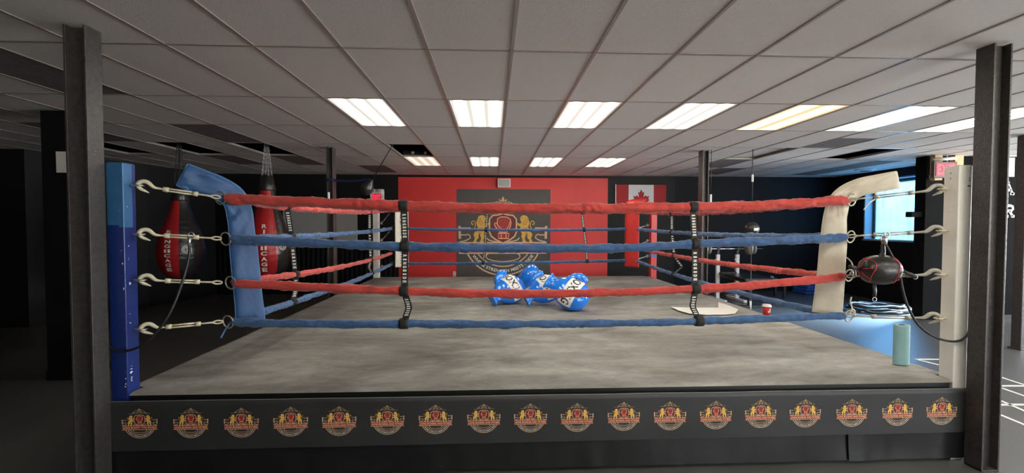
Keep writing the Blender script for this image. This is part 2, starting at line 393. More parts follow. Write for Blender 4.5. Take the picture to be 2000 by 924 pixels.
def tag(o, label, cat, group=None, kind=None):
    o['label'] = label; o['category'] = cat
    if group: o['group'] = group
    if kind: o['kind'] = kind
    return o
def thing(name, label, cat, loc, group=None, rz=0.0):
    e = bpy.data.objects.new(name, None); COL.objects.link(e); e.location = loc; e.rotation_euler = (0, 0, rz); e.empty_display_size = 0.1
    return tag(e, label, cat, group)
def struct(o): o['kind'] = 'structure'; return o
def copy_tree(o, parent=None):
    c = o.copy(); COL.objects.link(c)
    if parent is not None: c.parent = parent
    for ch in list(o.children): copy_tree(ch, c)
    return c
def lerp(a, b, t): return a + (b - a) * t
def smooth_path(pts, step=0.02):
    """Catmull-Rom through the points, resampled"""
    P = [Vector(p) for p in pts]; out = []
    for i in range(len(P) - 1):
        p0 = P[max(i - 1, 0)]; p1 = P[i]; p2 = P[i + 1]; p3 = P[min(i + 2, len(P) - 1)]
        n = max(2, int((p2 - p1).length / step))
        for k in range(n):
            t = k / n
            out.append(0.5 * ((2 * p1) + (p2 - p0) * t + (2 * p0 - 5 * p1 + 4 * p2 - p3) * t * t + (3 * p1 - p0 - 3 * p2 + p3) * t ** 3))
    out.append(P[-1])
    return out

# ================================================================== the room
YB_WALL = 10.9
XR_WALL = 9.0
XL_FAR = -12.0
# floor
m = MB(); m.box((-12.5, -5.2, -0.12), (9.25, 11.4, 0.0), M_floor); m.box((9.25, -5.2, -0.12), (13.5, 7.65, 0.0), M_floor)
fl = struct(m.build('floor'))
# court lines taped on the floor right of the ring
def floor_line(p, q, w=0.035):
    p = Vector(p); q = Vector(q); d = (q - p).normalized(); n = Vector((-d.y, d.x, 0)) * w / 2
    k = MB(); k.add([p - n, q - n, q + n, p + n, p - n + Vector((0, 0, .003)), q - n + Vector((0, 0, .003)), q + n + Vector((0, 0, .003)), p + n + Vector((0, 0, .003))],
                    [(4, 5, 6, 7), (0, 1, 5, 4), (1, 2, 6, 5), (2, 3, 7, 6), (3, 0, 4, 7)], M_line)
    return struct(k.build('floor_line', fl))
for (x0, y0, x1, y1) in [(1948, 735, 2010, 755), (1947, 754, 2010, 754), (1947, 755, 2010, 777), (1945, 779, 2010, 807), (1945, 791, 2010, 790.5), (1945, 807, 2010, 834), (1788, 702, 1850, 702), (1793, 703, 1850, 717)]:
    p_, q_ = atz(x0, y0, 0.0), atz(x1, y1, 0.0)
    floor_line(p_, q_ + (q_ - p_).normalized() * (2.2 if x1 > 1990 else 0.0))

# ceiling: tiles (with the gaps of missing tiles and lamps), grid, void above
LAMPS = [(0, 0), (2, 0), (4, 0), (6, 0), (8, 0), (10, 0), (12, 0), (0, 3), (2, 3), (4, 3), (6, 3)]
ADDED_REAR_LAMPS = [(i, j) for j in (-3, -6) for i in (2, 4, 6, 8, 10, 12)]  # unseen panels added to light the front of the ring
HOLES = {(0, 2), (-4, 2), (-6, 2), (-8, 2), (13, 2), (10, 2)}
DUSTY = {(-4, 1), (-4, 3), (-6, 3), (-7, 1), (-4, -1), (10, 3), (11, 4), (15, 3), (15, 4), (-2, 4)}
m = MB()
I0, I1, J0, J1 = -17, 25, -8, 6
for i in range(I0, I1):
    for j in range(J0, J1):
        if (i, j) in LAMPS or (i, j) in ADDED_REAR_LAMPS or (i, j) in HOLES: continue
        x0, x1, y0, y1 = gx(i), gx(i + 1), gy(j), min(gy(j + 1), 11.2)
        if y0 >= 11.2 or (x0 > 9.1 and y1 > 7.7 and y0 > 7.6): continue
        if x0 > 9.1: y1 = min(y1, 7.65)
        if y0 > 7.6: x1 = min(x1, 9.24)
        if x1 <= x0 or y1 <= y0: continue
        if (i, j) == (11, 1):
            ym = lerp(y0, y1, 0.36)
            m.box((x0, y0, ZC), (x1, ym, ZC + 0.015), M_tile); m.box((x0, ym, ZC), (x1, y1, ZC + 0.015), M_dusty)
            continue
        m.box((x0, y0, ZC), (x1, y1, ZC + 0.015), M_dusty if (i, j) in DUSTY else M_tile)
# tile pushed aside over one gap
m.box((gx(10) + 0.12, gy(2) + 0.22, ZC + 0.03), (gx(10) + 0.55, gy(3) - 0.05, ZC + 0.045), M_tile)
ceil = struct(m.build('ceiling'))
m = MB()
for i in range(I0, I1 + 1):
    m.box((gx(i) - 0.012, gy(J0), ZC - 0.004), (gx(i) + 0.012, 10.9 if gx(i) < 9.2 else 7.65, ZC + 0.03), M_tbar)
for j in range(J0, J1):
    m.box((gx(I0), gy(j) - 0.012, ZC - 0.0035), (gx(I1) if gy(j) < 7.6 else 9.2, gy(j) + 0.012, ZC + 0.028), M_tbar)
struct(m.build('ceiling_grid', ceil))
m = MB(); m.box((gx(I0), gy(J0), 3.62), (9.25, 11.2, 3.66), M_plenum); m.box((9.25, gy(J0), 3.62), (gx(I1), 7.65, 3.66), M_plenum); struct(m.build('ceiling_void', ceil))

# back wall: black, with the red painted bay, ribbed dark wainscot at the left
RX0, RX1 = at(778, 400, YB_WALL).x, at(1187, 400, YB_WALL).x
BX = at(1318, 400, YB_WALL).x
m = MB()
m.box((-12.4, YB_WALL, 0), (RX0, YB_WALL + 0.2, 3.6), M_black_wall)
m.box((RX0, YB_WALL, 0), (RX1, YB_WALL + 0.2, 2.955), M_red_wall)
m.box((RX0, YB_WALL, 2.955), (RX1, YB_WALL + 0.2, 3.6), M_black_wall)
m.box((RX1, YB_WALL, 0), (BX, YB_WALL + 0.2, 3.6), M_black_wall)
m.box((BX, YB_WALL, 0), (XR_WALL + 0.25, YB_WALL + 0.2, 3.6), M_black_tinted)  # bluish window light is put into the wall colour on this stretch
wb = struct(m.build('wall_back'))
m = MB()
x = at(300, 500, YB_WALL).x
xe = RX0 - 0.05
while x < xe:
    m.box((x, YB_WALL - 0.03, 0.0), (x + 0.07, YB_WALL, at(600, 474, YB_WALL).z), M_black_wall, 0.012)
    x += 0.12
struct(m.build('wall_back_wainscot', wb))
# left wall, stepping in towards the back
m = MB()
A = [Vector((-9.3, -5.2, 0)), Vector((-9.3, 7.35, 0)), Vector((-7.9, 7.55, 0)), Vector((-7.3, 9.3, 0)), Vector((-6.9, 10.95, 0))]
for p, q in zip(A, A[1:]):
    d = (q - p).normalized(); n = Vector((-d.y, d.x, 0)) * 0.15
    z = Vector((0, 0, 3.6))
    m.add([p, q, q + n, p + n, p + z, q + z, q + n + z, p + n + z], [(0, 3, 2, 1), (4, 5, 6, 7), (0, 1, 5, 4), (1, 2, 6, 5), (2, 3, 7, 6), (3, 0, 4, 7)], M_black_wall)
struct(m.build('wall_left'))
# right wall with its window
WY0, WY1, WZ0, WZ1 = 8.5, 9.95, 1.40, 2.83
m = MB()
m.box((XR_WALL, 8.42, 0), (XR_WALL + 0.25, YB_WALL, WZ0), M_black_wall); m.box((XR_WALL, 7.3, 0), (XR_WALL + 0.25, 7.72, WZ1), M_black_wall); m.box((XR_WALL, 7.72, 2.45), (XR_WALL + 0.25, 8.42, WZ1), M_black_wall); m.box((XR_WALL, 8.42, WZ0), (XR_WALL + 0.25, 8.5, WZ1), M_black_wall)
m.box((XR_WALL, 7.3, WZ1), (XR_WALL + 0.25, YB_WALL, 3.6), M_black_wall)
pass
m.box((XR_WALL, WY1, WZ0), (XR_WALL + 0.25, YB_WALL, WZ1), M_black_wall)
struct(m.build('wall_right'))
m = MB()   # deep pale reveal and frame
m.box((XR_WALL - 0.004, WY0, WZ0), (XR_WALL + 0.28, WY0 + 0.03, WZ1), M_frame_blue); m.box((XR_WALL - 0.004, WY1 - 0.03, WZ0), (XR_WALL + 0.28, WY1, WZ1), M_frame_blue)
m.box((XR_WALL - 0.03, WY0, WZ0 - 0.02), (XR_WALL + 0.28, WY1, WZ0 + 0.02), M_frame_blue); m.box((XR_WALL - 0.004, WY0, WZ1 - 0.03), (XR_WALL + 0.28, WY1, WZ1), M_frame_blue)
m.box((XR_WALL + 0.19, WY1 - 0.09, WZ0), (XR_WALL + 0.25, WY1 - 0.03, WZ1), M_steel_black); m.box((XR_WALL + 0.19, WY0, WZ1 - 0.09), (XR_WALL + 0.25, WY1, WZ1 - 0.03), M_steel_black)
wn = struct(m.build('window_1'))
m = MB(); m.box((XR_WALL + 0.21, WY0 + 0.03, WZ0 + 0.02), (XR_WALL + 0.216, WY1 - 0.03, WZ1 - 0.03), M_glass); struct(m.build('window_pane', wn))
# invented doorway hidden behind the forward wall, added for the lamps outside it
m = MB(); DY0, DY1 = 7.72, 8.42
m.box((XR_WALL - 0.03, DY0 - 0.05, 0), (XR_WALL + 0.02, DY0, 2.45), M_steel_black, 0.004); m.box((XR_WALL - 0.03, DY1, 0), (XR_WALL + 0.02, DY1 + 0.05, 2.45), M_steel_black, 0.004)
m.box((XR_WALL - 0.03, DY0 - 0.05, 2.40), (XR_WALL + 0.02, DY1 + 0.05, 2.45), M_steel_black, 0.004); m.box((XR_WALL - 0.025, DY0, 0.95), (XR_WALL + 0.0, DY1, 1.02), M_steel_black, 0.004)
struct(m.build('added_doorway'))
_la = bpy.data.lights.new('doorway_fill', 'AREA'); _la.shape = 'RECTANGLE'; _la.size = 2.3; _la.size_y = 0.7; _la.energy = DOORWAY_FILL; _la.color = (0.40, 0.68, 1.0)
_lo = bpy.data.objects.new('doorway_fill', _la); COL.objects.link(_lo); _lo.location = (XR_WALL + 0.55, (DY0 + DY1) / 2, 1.55); _lo.rotation_euler = (0, R(66), R(14)); _la.spread = R(110)  # added blue lamp just outside the doorway
# added blue lamp outdoors, out of sight, aimed through the doorway at the floor
_la = bpy.data.lights.new('floor_fill', 'AREA'); _la.shape = 'RECTANGLE'; _la.size = 5.0; _la.size_y = 1.6; _la.energy = FLOOR_FILL; _la.color = (0.50, 0.74, 1.0); _la.spread = R(75)
_lo = bpy.data.objects.new('floor_fill', _la); COL.objects.link(_lo); _lo.location = (12.0, 9.6, 4.2)
_lo.rotation_euler = (Vector((9.0, 8.07, 1.7)) - Vector((12.0, 9.6, 4.2))).to_track_quat('-Z', 'Y').to_euler()
# unseen area lamp added to brighten the right side through an invented window
_la = bpy.data.lights.new('side_fill', 'AREA'); _la.shape = 'RECTANGLE'; _la.size = 2.6; _la.size_y = 6.0; _la.energy = SIDE_FILL; _la.color = (0.86, 0.94, 1.0)
_lo = bpy.data.objects.new('side_fill', _la); COL.objects.link(_lo); _lo.location = (13.75, 4.2, 1.6); _lo.rotation_euler = (0, R(90), 0)
# black wall that comes forward at the right, seen beyond the front column
SX0, SY = at(1806, 450, 7.45).x, 7.45
m = MB(); m.box((SX0, SY, 0), (13.4, SY + 0.2, 3.6), M_matte_black); struct(m.build('wall_right_return'))
m = MB(); m.box((SX0 + 0.35, SY - 0.03, 0), (13.4, SY, 0.09), M_black_wall); struct(m.build('baseboard_right'))
# wall behind the camera, its right half open to daylight (shop front outside the picture)
m = MB(); m.box((-9.4, -5.4, 0), (3.6, -5.2, 3.6), M_black_wall); m.box((3.6, -5.4, 2.9), (13.4, -5.2, 3.6), M_black_wall); m.box((3.6, -5.4, 0), (13.4, -5.2, 0.4), M_black_wall)
struct(m.build('wall_front'))
m = MB(); m.box((3.6, -5.36, 0.4), (3.68, -5.24, 2.9), M_steel_black)
for q in (5.5, 7.4, 9.3, 11.2, 13.1): m.box((q, -5.36, 0.4), (q + 0.08, -5.24, 2.9), M_steel_black)
m.box((3.6, -5.36, 0.4), (13.2, -5.24, 0.46), M_steel_black); m.box((3.6, -5.36, 2.84), (13.2, -5.24, 2.9), M_steel_black); struct(m.build('window_3'))
FY0, FY1, FZ0, FZ1 = 1.6, 6.8, 0.5, 2.7
m = MB(); m.box((13.2, -5.2, 0), (13.4, FY0, 3.6), M_black_wall); m.box((13.2, FY1, 0), (13.4, SY, 3.6), M_black_wall); m.box((13.2, FY0, 0), (13.4, FY1, FZ0), M_black_wall); m.box((13.2, FY0, FZ1), (13.4, FY1, 3.6), M_black_wall); struct(m.build('wall_far_right'))
m = MB()
for q in (FY0, 3.3, 5.0, FY1 - 0.06): m.box((13.26, q, FZ0), (13.34, q + 0.06, FZ1), M_steel_black)
m.box((13.26, FY0, FZ0), (13.34, FY1, FZ0 + 0.06), M_steel_black); m.box((13.26, FY0, FZ1 - 0.06), (13.34, FY1, FZ1), M_steel_black); struct(m.build('added_side_window'))  # invented window frame, added round the side lamp's opening
m = MB(); m.box((-12.5, -5.2, 3.6), (9.25, 11.4, 3.62), M_plenum); m.box((9.25, -5.2, 3.6), (13.5, 7.65, 3.62), M_plenum); struct(m.build('ceiling_deck'))
# outside the window
m = MB(); m.box((13.5, 2, -0.3), (60, 60, -0.2), M_pave); m.box((9.25, 7.65, -0.3), (13.5, 60, -0.2), M_pave); struct(m.build('outdoor_ground'))

# ================================================================== ceiling lamps
def make_lamp(i, j, lens, label, knobs=False):
    x0, x1, y0, y1 = gx(i) + 0.013, gx(i + 1) - 0.013, gy(j) + 0.013, gy(j + 1) - 0.013
    t = thing('ceiling_light', label, 'ceiling light', ((x0 + x1) / 2, (y0 + y1) / 2, ZC), 'fluorescent ceiling lights')
    o = t.location
    k = MB(); fw = 0.018; zz = ZC - 0.002
    for a, b in (((x0, y0), (x1, y0 + fw)), ((x0, y1 - fw), (x1, y1)), ((x0, y0 + fw), (x0 + fw, y1 - fw)), ((x1 - fw, y0 + fw), (x1, y1 - fw))):
        k.box((a[0], a[1], zz), (b[0], b[1], ZC + 0.02), M_lamp_frame)
    k.build('frame', t, o)
    k = MB(); k.box((x0 + fw, y0 + fw, ZC + 0.002), (x1 - fw, y1 - fw, ZC + 0.008), lens); k.build('diffuser', t, o)
    k = MB(); k.box((x0, y0, ZC + 0.022), (x1, y1, ZC + 0.12), M_iron, 0.01); h = k.build('housing', t, o)
    if knobs:
        for q in (0.32, 0.72):
            k = MB(); c = (lerp(x0, x1, q), y0 - 0.015, ZC + 0.075)
            k.lathe([(0, -0.03), (0.022, -0.026), (0.03, 0), (0.022, 0.026), (0, 0.03)], M_white, c, n=12); k.build('connector', h, o)
    return t
names = ['first from the left', 'second from the left', 'third from the left', 'fourth from the left', 'fifth from the left, glowing amber', 'sixth from the left', 'rightmost, partly behind the black column']
for n, (i, j) in enumerate(LAMPS):
    if j == 0: lab = 'lit ceiling panel of the nearer row, ' + names[n]
    else: lab = ['dim ceiling panel beside the open ceiling gap, its lens half lit', 'lit ceiling panel of the far row, second from the left', 'lit ceiling panel of the far row, third from the left', 'lit ceiling panel of the far row, rightmost'][n - 7]
    make_lamp(i, j, M_lens_warm if (i, j) == (8, 0) else (M_lens_dim if (i, j) == (0, 3) else M_lens), lab, (i, j) == (0, 3))
for q, (i, j) in enumerate(ADDED_REAR_LAMPS):
    make_lamp(i, j, M_lens, 'added ceiling panel lighting the ring front, unseen outside the picture')

# ================================================================== steel columns
def column(x0, x1, y0, y1, label, z0=0.0):
    t = thing('steel_column', label, 'column', ((x0 + x1) / 2, (y0 + y1) / 2, 0), 'black steel columns'); t['kind'] = 'thing'
    k = MB(); tf = 0.014; ym = (y0 + y1) / 2
    k.box((x0, y0, z0), (x0 + tf, y1, ZC - 0.005), M_steel_black, 0.003); k.box((x1 - tf, y0, z0), (x1, y1, ZC - 0.005), M_steel_black, 0.003)
    k.box((x0 + tf, ym - 0.006, z0), (x1 - tf, ym + 0.006, ZC - 0.005), M_steel_black)
    k.build('shaft', t, t.location)
    k = MB(); k.box((x0 - 0.0, y0 - 0.0, z0), (x1 + 0.0, y1 + 0.0, z0 + 0.012), M_steel_black, 0.003); k.build('base_plate', t, t.location)
    return t
column(-2.705, -2.57, 2.825, 2.94, 'black steel column standing before the dark blue corner post')
column(3.455, 3.59, 2.815, 2.93, 'black steel column standing before the white front corner post')
column(-2.71, -2.605, 7.05, 7.2, 'thin black column beside the left ropes, in front of the grey wall panel')
column(3.53, 3.64, 7.05, 7.2, 'thin black column beside the right ropes, near the hanging flag')
# wide black pillar in the dark at the left
p0 = at(83, 400, 4.95); p1 = at(150, 400, 4.95)
t = thing('wide_pillar', 'wide black pillar in the dark behind the leftmost column', 'pillar', ((p0.x + p1.x) / 2, 5.1, 0)); t['kind'] = 'thing'
k = MB(); k.box((p0.x, 4.95, 0), (p1.x, 5.3, ZC - 0.005), M_black_wall, 0.006); k.build('shaft', t, t.location)
k = MB(); k.box((p0.x - 0.01, 4.94, 0), (p1.x + 0.01, 5.31, 0.1), M_black_wall, 0.004); k.build('base_trim', t, t.location)
a, b = at(110, 337, 4.944), at(131, 296, 4.944)
k = MB(); k.box((a.x, 4.944, a.z), (b.x + 0.05, 4.948, b.z), M_paper); tag(k.build('paper_sheet', None, (a.x, 4.946, a.z)), 'white paper sheet taped on the wide black pillar', 'paper')
# black post cut by the right edge of the picture
a = atz(1993, 684, 0.0)
t = thing('narrow_post', 'dark post cut by the edge of the picture, before the lettered wall', 'post', (a.x + 0.06, a.y + 0.06, 0)); t['kind'] = 'thing'
k = MB(); k.box((a.x, a.y, 0), (a.x + 0.12, a.y + 0.12, ZC - 0.01), M_steel_black, 0.008); k.build('shaft', t, t.location)
k = MB(); k.box((a.x - 0.02, a.y - 0.02, 0), (a.x + 0.14, a.y + 0.14, 0.02), M_steel_black, 0.004); k.build('base_plate', t, t.location)

# ================================================================== the ring platform
XL, XR, YF, YBK, ZD = -2.60, 3.52, 2.97, 9.45, 0.60
ring = thing('ring_platform', 'raised boxing ring platform with worn grey canvas and black skirt', 'boxing ring', (0.46, 6.2, 0))
RO = ring.location
def notched(e, z0, z1, mt, nt=0.135):
    """rectangle with a square notch at each corner for the posts"""
    x0, x1, y0, y1 = XL + e, XR - e, YF + e, YBK - e; q = nt - e
    pl = [(x0 + q, y0), (x1 - q, y0), (x1 - q, y0 + q), (x1, y0 + q), (x1, y1 - q), (x1 - q, y1 - q), (x1 - q, y1), (x0 + q, y1), (x0 + q, y1 - q), (x0, y1 - q), (x0, y0 + q), (x0 + q, y0 + q)]
    k = MB(); k.poly(pl, mt, lambda x, y, h: (x, y, z1)); n = len(pl)
    for i in range(n):
        a, b = pl[i], pl[(i + 1) % n]; k.add([(a[0], a[1], z0), (b[0], b[1], z0), (b[0], b[1], z1), (a[0], a[1], z1)], [(0, 1, 2, 3)], mt)
    return k
notched(0.03, 0.0, 0.50, M_edge, 0.14).build('deck_frame', ring, RO)
notched(0.006, 0.505, 0.583, M_edge, 0.14).build('edge_padding', ring, RO)
# canvas: cut corners at the posts, rolled edges, shallow dents
def canvas_height(x, y):
    e = min(x - XL, XR - x, y - YF, YBK - y)
    roll = -0.014 * max(0.0, 1 - e / 0.045) ** 2
    return ZD + roll + 0.006 * (noise.noise(Vector((x * 0.9, y * 1.4, 3.1))) + 0.5 * noise.noise(Vector((x * 3, y * 4, 1.7)))) * min(1, max(0, e) * 3)
nx, ny = 150, 150
def warp(t, n):                     # finer near the edges
    return t
xs = [XL + (XR - XL) * i / nx for i in range(nx + 1)]; ys = [YF + (YBK - YF) * j / ny for j in range(ny + 1)]
for q in (0.012, 0.026, 0.045):
    xs += [XL + q, XR - q]; ys += [YF + q, YBK - q]
xs = sorted(set(xs)); ys = sorted(set(ys))
vs = [(x, y, canvas_height(x, y)) for y in ys for x in xs]
nx1 = len(xs); fs = []
def cut(x, y):                      # corner notches left for the posts
    return min(x - XL, XR - x) < 0.128 and min(y - YF, YBK - y) < 0.128
for j in range(len(ys) - 1):
    for i in range(nx1 - 1):
        if cut((xs[i] + xs[i + 1]) / 2, (ys[j] + ys[j + 1]) / 2): continue
        fs.append((j * nx1 + i, j * nx1 + i + 1, (j + 1) * nx1 + i + 1, (j + 1) * nx1 + i))
k = MB(); k.add(vs, fs, M_canvas, True); cv = k.build('canvas', ring, RO)
# skirt: two black vinyl sheets with sagging folds
def skirt(x0, x1, yoff, seed):
    n, r_ = int((x1 - x0) / 0.025), 14; vs = []
    for a in range(n + 1):
        x = lerp(x0, x1, a / n)
        for b in range(r_ + 1):
            z = lerp(0.52, 0.03, b / r_)
            w = 0.012 * noise.noise(Vector((x * 2.3, z * 3, seed))) + 0.006 * noise.noise(Vector((x * 8, z * 1.2, seed + 4)))
            sag = 0.022 * math.sin(9 * z + 2.2 * x) * max(0, 1 - abs(x - 3.0) / 0.75) * (b / r_)
            vs.append((x, YF - 0.006 - yoff + w * (b / r_) - 0.012 * (b / r_) + sag, z))
    m_ = MB(); fs = [(a * (r_ + 1) + b, a * (r_ + 1) + b + 1, (a + 1) * (r_ + 1) + b + 1, (a + 1) * (r_ + 1) + b) for a in range(n) for b in range(r_)]
    m_.add(vs, fs, M_skirt, True); return m_.build('skirt', ring, RO)
xs_ = at(1652, 880, YF).x
skirt(XL, xs_ + 0.03, 0.0, 1.0); skirt(xs_, XR, 0.012, 7.0)
for side in (-1, 1):                # side skirts
    x = XL + 0.01 if side < 0 else XR - 0.01
    k = MB(); n = 60; vs = []
    for a in range(n + 1):
        y = lerp(YF, YBK, a / n)
        for z in (0.52, 0.27, 0.02): vs.append((x + side * 0.006 * noise.noise(Vector((y * 3, z * 3, side))), y, z))
    k.add(vs, [(a * 3 + b, a * 3 + b + 1, (a + 1) * 3 + b + 1, (a + 1) * 3 + b) for a in range(n) for b in range(2)], M_skirt, True); k.build('skirt', ring, RO)

# ------------------------------------------------------------------ the gym's emblem (unit width, origin at the top of its name band)
def emblem(k, T, hs, detail=True, small=False):
    def P(pts): return [((x - 488) / 902, (548 - y) / 902) for x, y in pts]
    def MIR(pts): return [(976 - x, y) for x, y in pts]
    def both(fn, pts, *a): fn(P(pts), *a); fn(P(MIR(pts)), *a)
    st = lambda pts, w, mm, h: k.stroke(pts, w / 902, mm, T, h * hs)
    def po(pts, mm, h): k.poly(pts, mm, T, h * hs)
    def arc(c, r, a0, a1, n=36): return [(c[0] + r * math.cos(a0 + (a1 - a0) * i / n), c[1] + r * math.sin(a0 + (a1 - a0) * i / n)) for i in range(n + 1)]
    wk = 1.1 if small else 1.0
    # crown ornament
    po(P([(488, 72), (503, 98), (496, 128), (480, 128), (473, 98)]), M_gold, 1)
    both(po, [(470, 128), (455, 122), (444, 100), (462, 106), (476, 120)], M_gold, 1)
    def spiral(cx, cy, r, a0, turns, n=26): return [(cx + r * (1 - i / n * 0.85) * math.cos(a0 + turns * 2 * math.pi * i / n), cy + r * (1 - i / n * 0.85) * math.sin(a0 + turns * 2 * math.pi * i / n)) for i in range(n + 1)]
    both(st, [(488, 142), (460, 138), (430, 126), (400, 138), (378, 156), (340, 176)], 7 * wk, M_gold, 1)
    both(st, spiral(445, 172, 32, -0.6, 1.3), 7 * wk, M_gold, 1)
    both(st, [(470, 196), (430, 214), (380, 200), (340, 186), (300, 196)], 7 * wk, M_gold, 1)
    both(st, spiral(338, 206, 24, 0.4, -1.2), 6 * wk, M_gold, 1)
    both(st, [(330, 226), (250, 222), (205, 226)], 5 * wk, M_gold, 1)
    # posts and scrolls beside the lions
    both(po, [(30, 375), (55, 378), (58, 508), (34, 508)], M_tan, 1)
    both(st, [(52, 397), (158, 397)], 11 * wk, M_tan, 1); both(st, [(52, 468), (118, 468)], 11 * wk, M_tan, 1)
    both(st, [(118, 458), (146, 472), (154, 498), (128, 516), (96, 530), (44, 540)], 11 * wk, M_tan, 1)
    both(st, [(318, 498), (340, 520), (378, 532), (440, 542)], 11 * wk, M_tan, 1)
    # name band
    po(P([(36, 555), (940, 555), (940, 650), (36, 650)]), M_band, 1)
    st(P([(36, 548), (940, 548)]), 13 * wk, M_tan, 2); st(P([(36, 656), (940, 656)]), 13 * wk, M_tan, 2)
    k.text('LIONS BOXING AND FITNESS', M_salmon if small else M_tan, T, 0, (548 - 603) / 902, (58 if small else 48) / 902, 2.2 * hs, width=(865 if small else 845) / 902, off=0.03 if small else 0.012)
    # circle with motto
    c = (0, 0.08)
    a0 = math.asin((-0.128 - 0.08) / 0.452); k.stroke(arc(c, 0.452, math.pi - a0, 2 * math.pi + a0, 48), 15 * wk / 902, M_tan, T, hs)
    a1 = math.asin((-0.128 - 0.08) / 0.352); k.stroke(arc(c, 0.352, math.pi - a1, 2 * math.pi + a1, 40), 11 * wk / 902, M_tan, T, hs)
    k.text('WHERE STRENGTH MEETS PRIDE', M_letter, T, 0, 0, 33 / 902, hs, width=0.80, off=0.018, arc=(0, 0.08, 0.404))
    half = [(312, 690), (318, 672), (338, 662)], [(312, 690), (326, 712), (370, 730), (430, 740)]
    both(st, half[0], 12 * wk, M_tan, 1); both(st, half[1], 9 * wk, M_tan, 1)
    st(P([(430, 740), (488, 744), (546, 740)]), 8 * wk, M_tan, 1)
    # shield and glove
    sh = [(488, 248), (440, 262), (384, 268), (350, 306), (350, 440), (368, 482), (412, 516), (488, 552)]
    full = sh + MIR(sh)[::-1][1:-1]
    po(P(full), M_maroon, 2.5)
    k.stroke(P(full), 14 * wk / 902, M_tan, T, 3 * hs, closed=True)
    gl = [(432, 300), (470, 282), (530, 286), (562, 306), (571, 345), (562, 390), (543, 420), (523, 440), (452, 440), (440, 415), (414, 390), (401, 364), (406, 344), (420, 346), (428, 358)]
    po(P(gl), M_glove_red, 3.2); k.stroke(P(gl), 8 * wk / 902, M_salmon, T, 3.8 * hs, closed=True)
    st(P([(428, 358), (444, 385), (470, 396)]), 7 * wk, M_salmon, 4); st(P([(560, 330), (550, 372), (524, 410)]), 6 * wk, M_salmon, 4)
    cf = [(438, 452), (550, 452), (545, 506), (444, 506)]
    po(P(cf), M_glove_red, 3.2); k.stroke(P(cf), 9 * wk / 902, M_salmon, T, 3.8 * hs, closed=True); st(P([(470, 462), (470, 500)]), 8, M_salmon, 4); st(P([(520, 462), (520, 500)]), 8, M_salmon, 4)
    # lions
    lion = [(262, 266), (285, 266), (303, 278), (310, 292), (314, 308), (305, 316), (308, 328), (298, 334), (300, 345), (318, 352), (340, 342), (352, 350), (348, 364), (330, 372), (312, 380), (306, 398), (330, 410), (352, 412), (356, 428), (338, 436), (312, 428), (300, 440), (292, 462), (300, 482), (292, 505), (284, 520), (290, 534), (288, 541), (252, 541), (252, 530), (262, 515), (262, 495), (252, 470), (246, 450), (236, 470), (240, 490), (228, 510), (214, 522), (218, 534), (214, 541), (184, 541), (186, 528), (198, 512), (196, 492), (186, 474), (190, 452), (204, 436), (218, 420), (228, 400), (226, 378), (218, 362), (216, 340), (222, 318), (228, 296), (240, 276)]
    both(po, lion, M_lion_bright if small else M_lion, 3)
    both(st, [(204, 428), (196, 400), (206, 370), (203, 340), (188, 322), (170, 330), (165, 350), (175, 365), (186, 354)], 9 * wk, M_lion, 1)
    both(st, [(234, 300), (240, 330), (252, 352), (270, 372)], 5, M_dark_gold, 3.6); both(st, [(250, 290), (258, 318), (272, 342), (288, 360)], 5, M_dark_gold, 3.6)
    both(st, [(288, 292), (300, 298)], 5, M_dark_gold, 3.6); both(st, [(232, 392), (262, 402), (284, 392)], 5, M_dark_gold, 3.6); both(st, [(232, 440), (248, 452), (268, 450)], 5, M_dark_gold, 3.6)
    if not small:                   # faint red flourishes round the circle
        for pts in ([(250, 800), (200, 830), (150, 800), (120, 830), (90, 815)], [(210, 850), (180, 835), (160, 860), (130, 850)], [(420, 700), (470, 690), (520, 712), (560, 696)]):
            both(st, pts, 5, M_maroon, 0.8)

# banner on the ring front (emblems printed on it)
BY = YF - 0.026
def banner_z(x): return lerp(0.562, 0.555, (x - XL) / (XR - XL)), lerp(0.217, 0.226, (x - XL) / (XR - XL))
def banner_wave(x, z): return 0.006 * noise.noise(Vector((x * 2.2, z * 4, 5.0))) - 0.004
k = MB(); n, r_ = 140, 8
vs = []
for side in (0, 1):
    for a in range(n + 1):
        x = lerp(XL - 0.006, XR + 0.006, a / n); zt, zb = banner_z(x)
        for b in range(r_ + 1):
            z = lerp(zt, zb, b / r_); vs.append((x, BY + banner_wave(x, z) + (0.004 if side else 0), z))
L_ = (n + 1) * (r_ + 1); fs = []
for a in range(n):
    for b in range(r_):
        q = a * (r_ + 1) + b
        fs.append((q, q + 1, q + r_ + 2, q + r_ + 1)); fs.append((L_ + q, L_ + q + r_ + 1, L_ + q + r_ + 2, L_ + q + 1))
    fs.append((a * (r_ + 1), (a + 1) * (r_ + 1), L_ + (a + 1) * (r_ + 1), L_ + a * (r_ + 1)))
k.add(vs, fs, M_banner, True)
k.stroke([(lerp(XL, XR, a / 100.0), banner_z(lerp(XL, XR, a / 100.0))[0] - 0.003) for a in range(101)], 0.0022, M_panel, lambda x, y, h: (x, BY + banner_wave(x, y) - 0.0015, y))  # highlight along the banner's top edge, drawn as a thin pale line
EX = [274, 374, 473, 569, 663, 757, 851, 945, 1036, 1127, 1218, 1308, 1397, 1485, 1572, 1663, 1752, 1838]
EY = [831, 830, 829, 827, 826, 824, 823, 821, 820, 819, 817, 816, 814, 812, 811, 810, 808, 806]
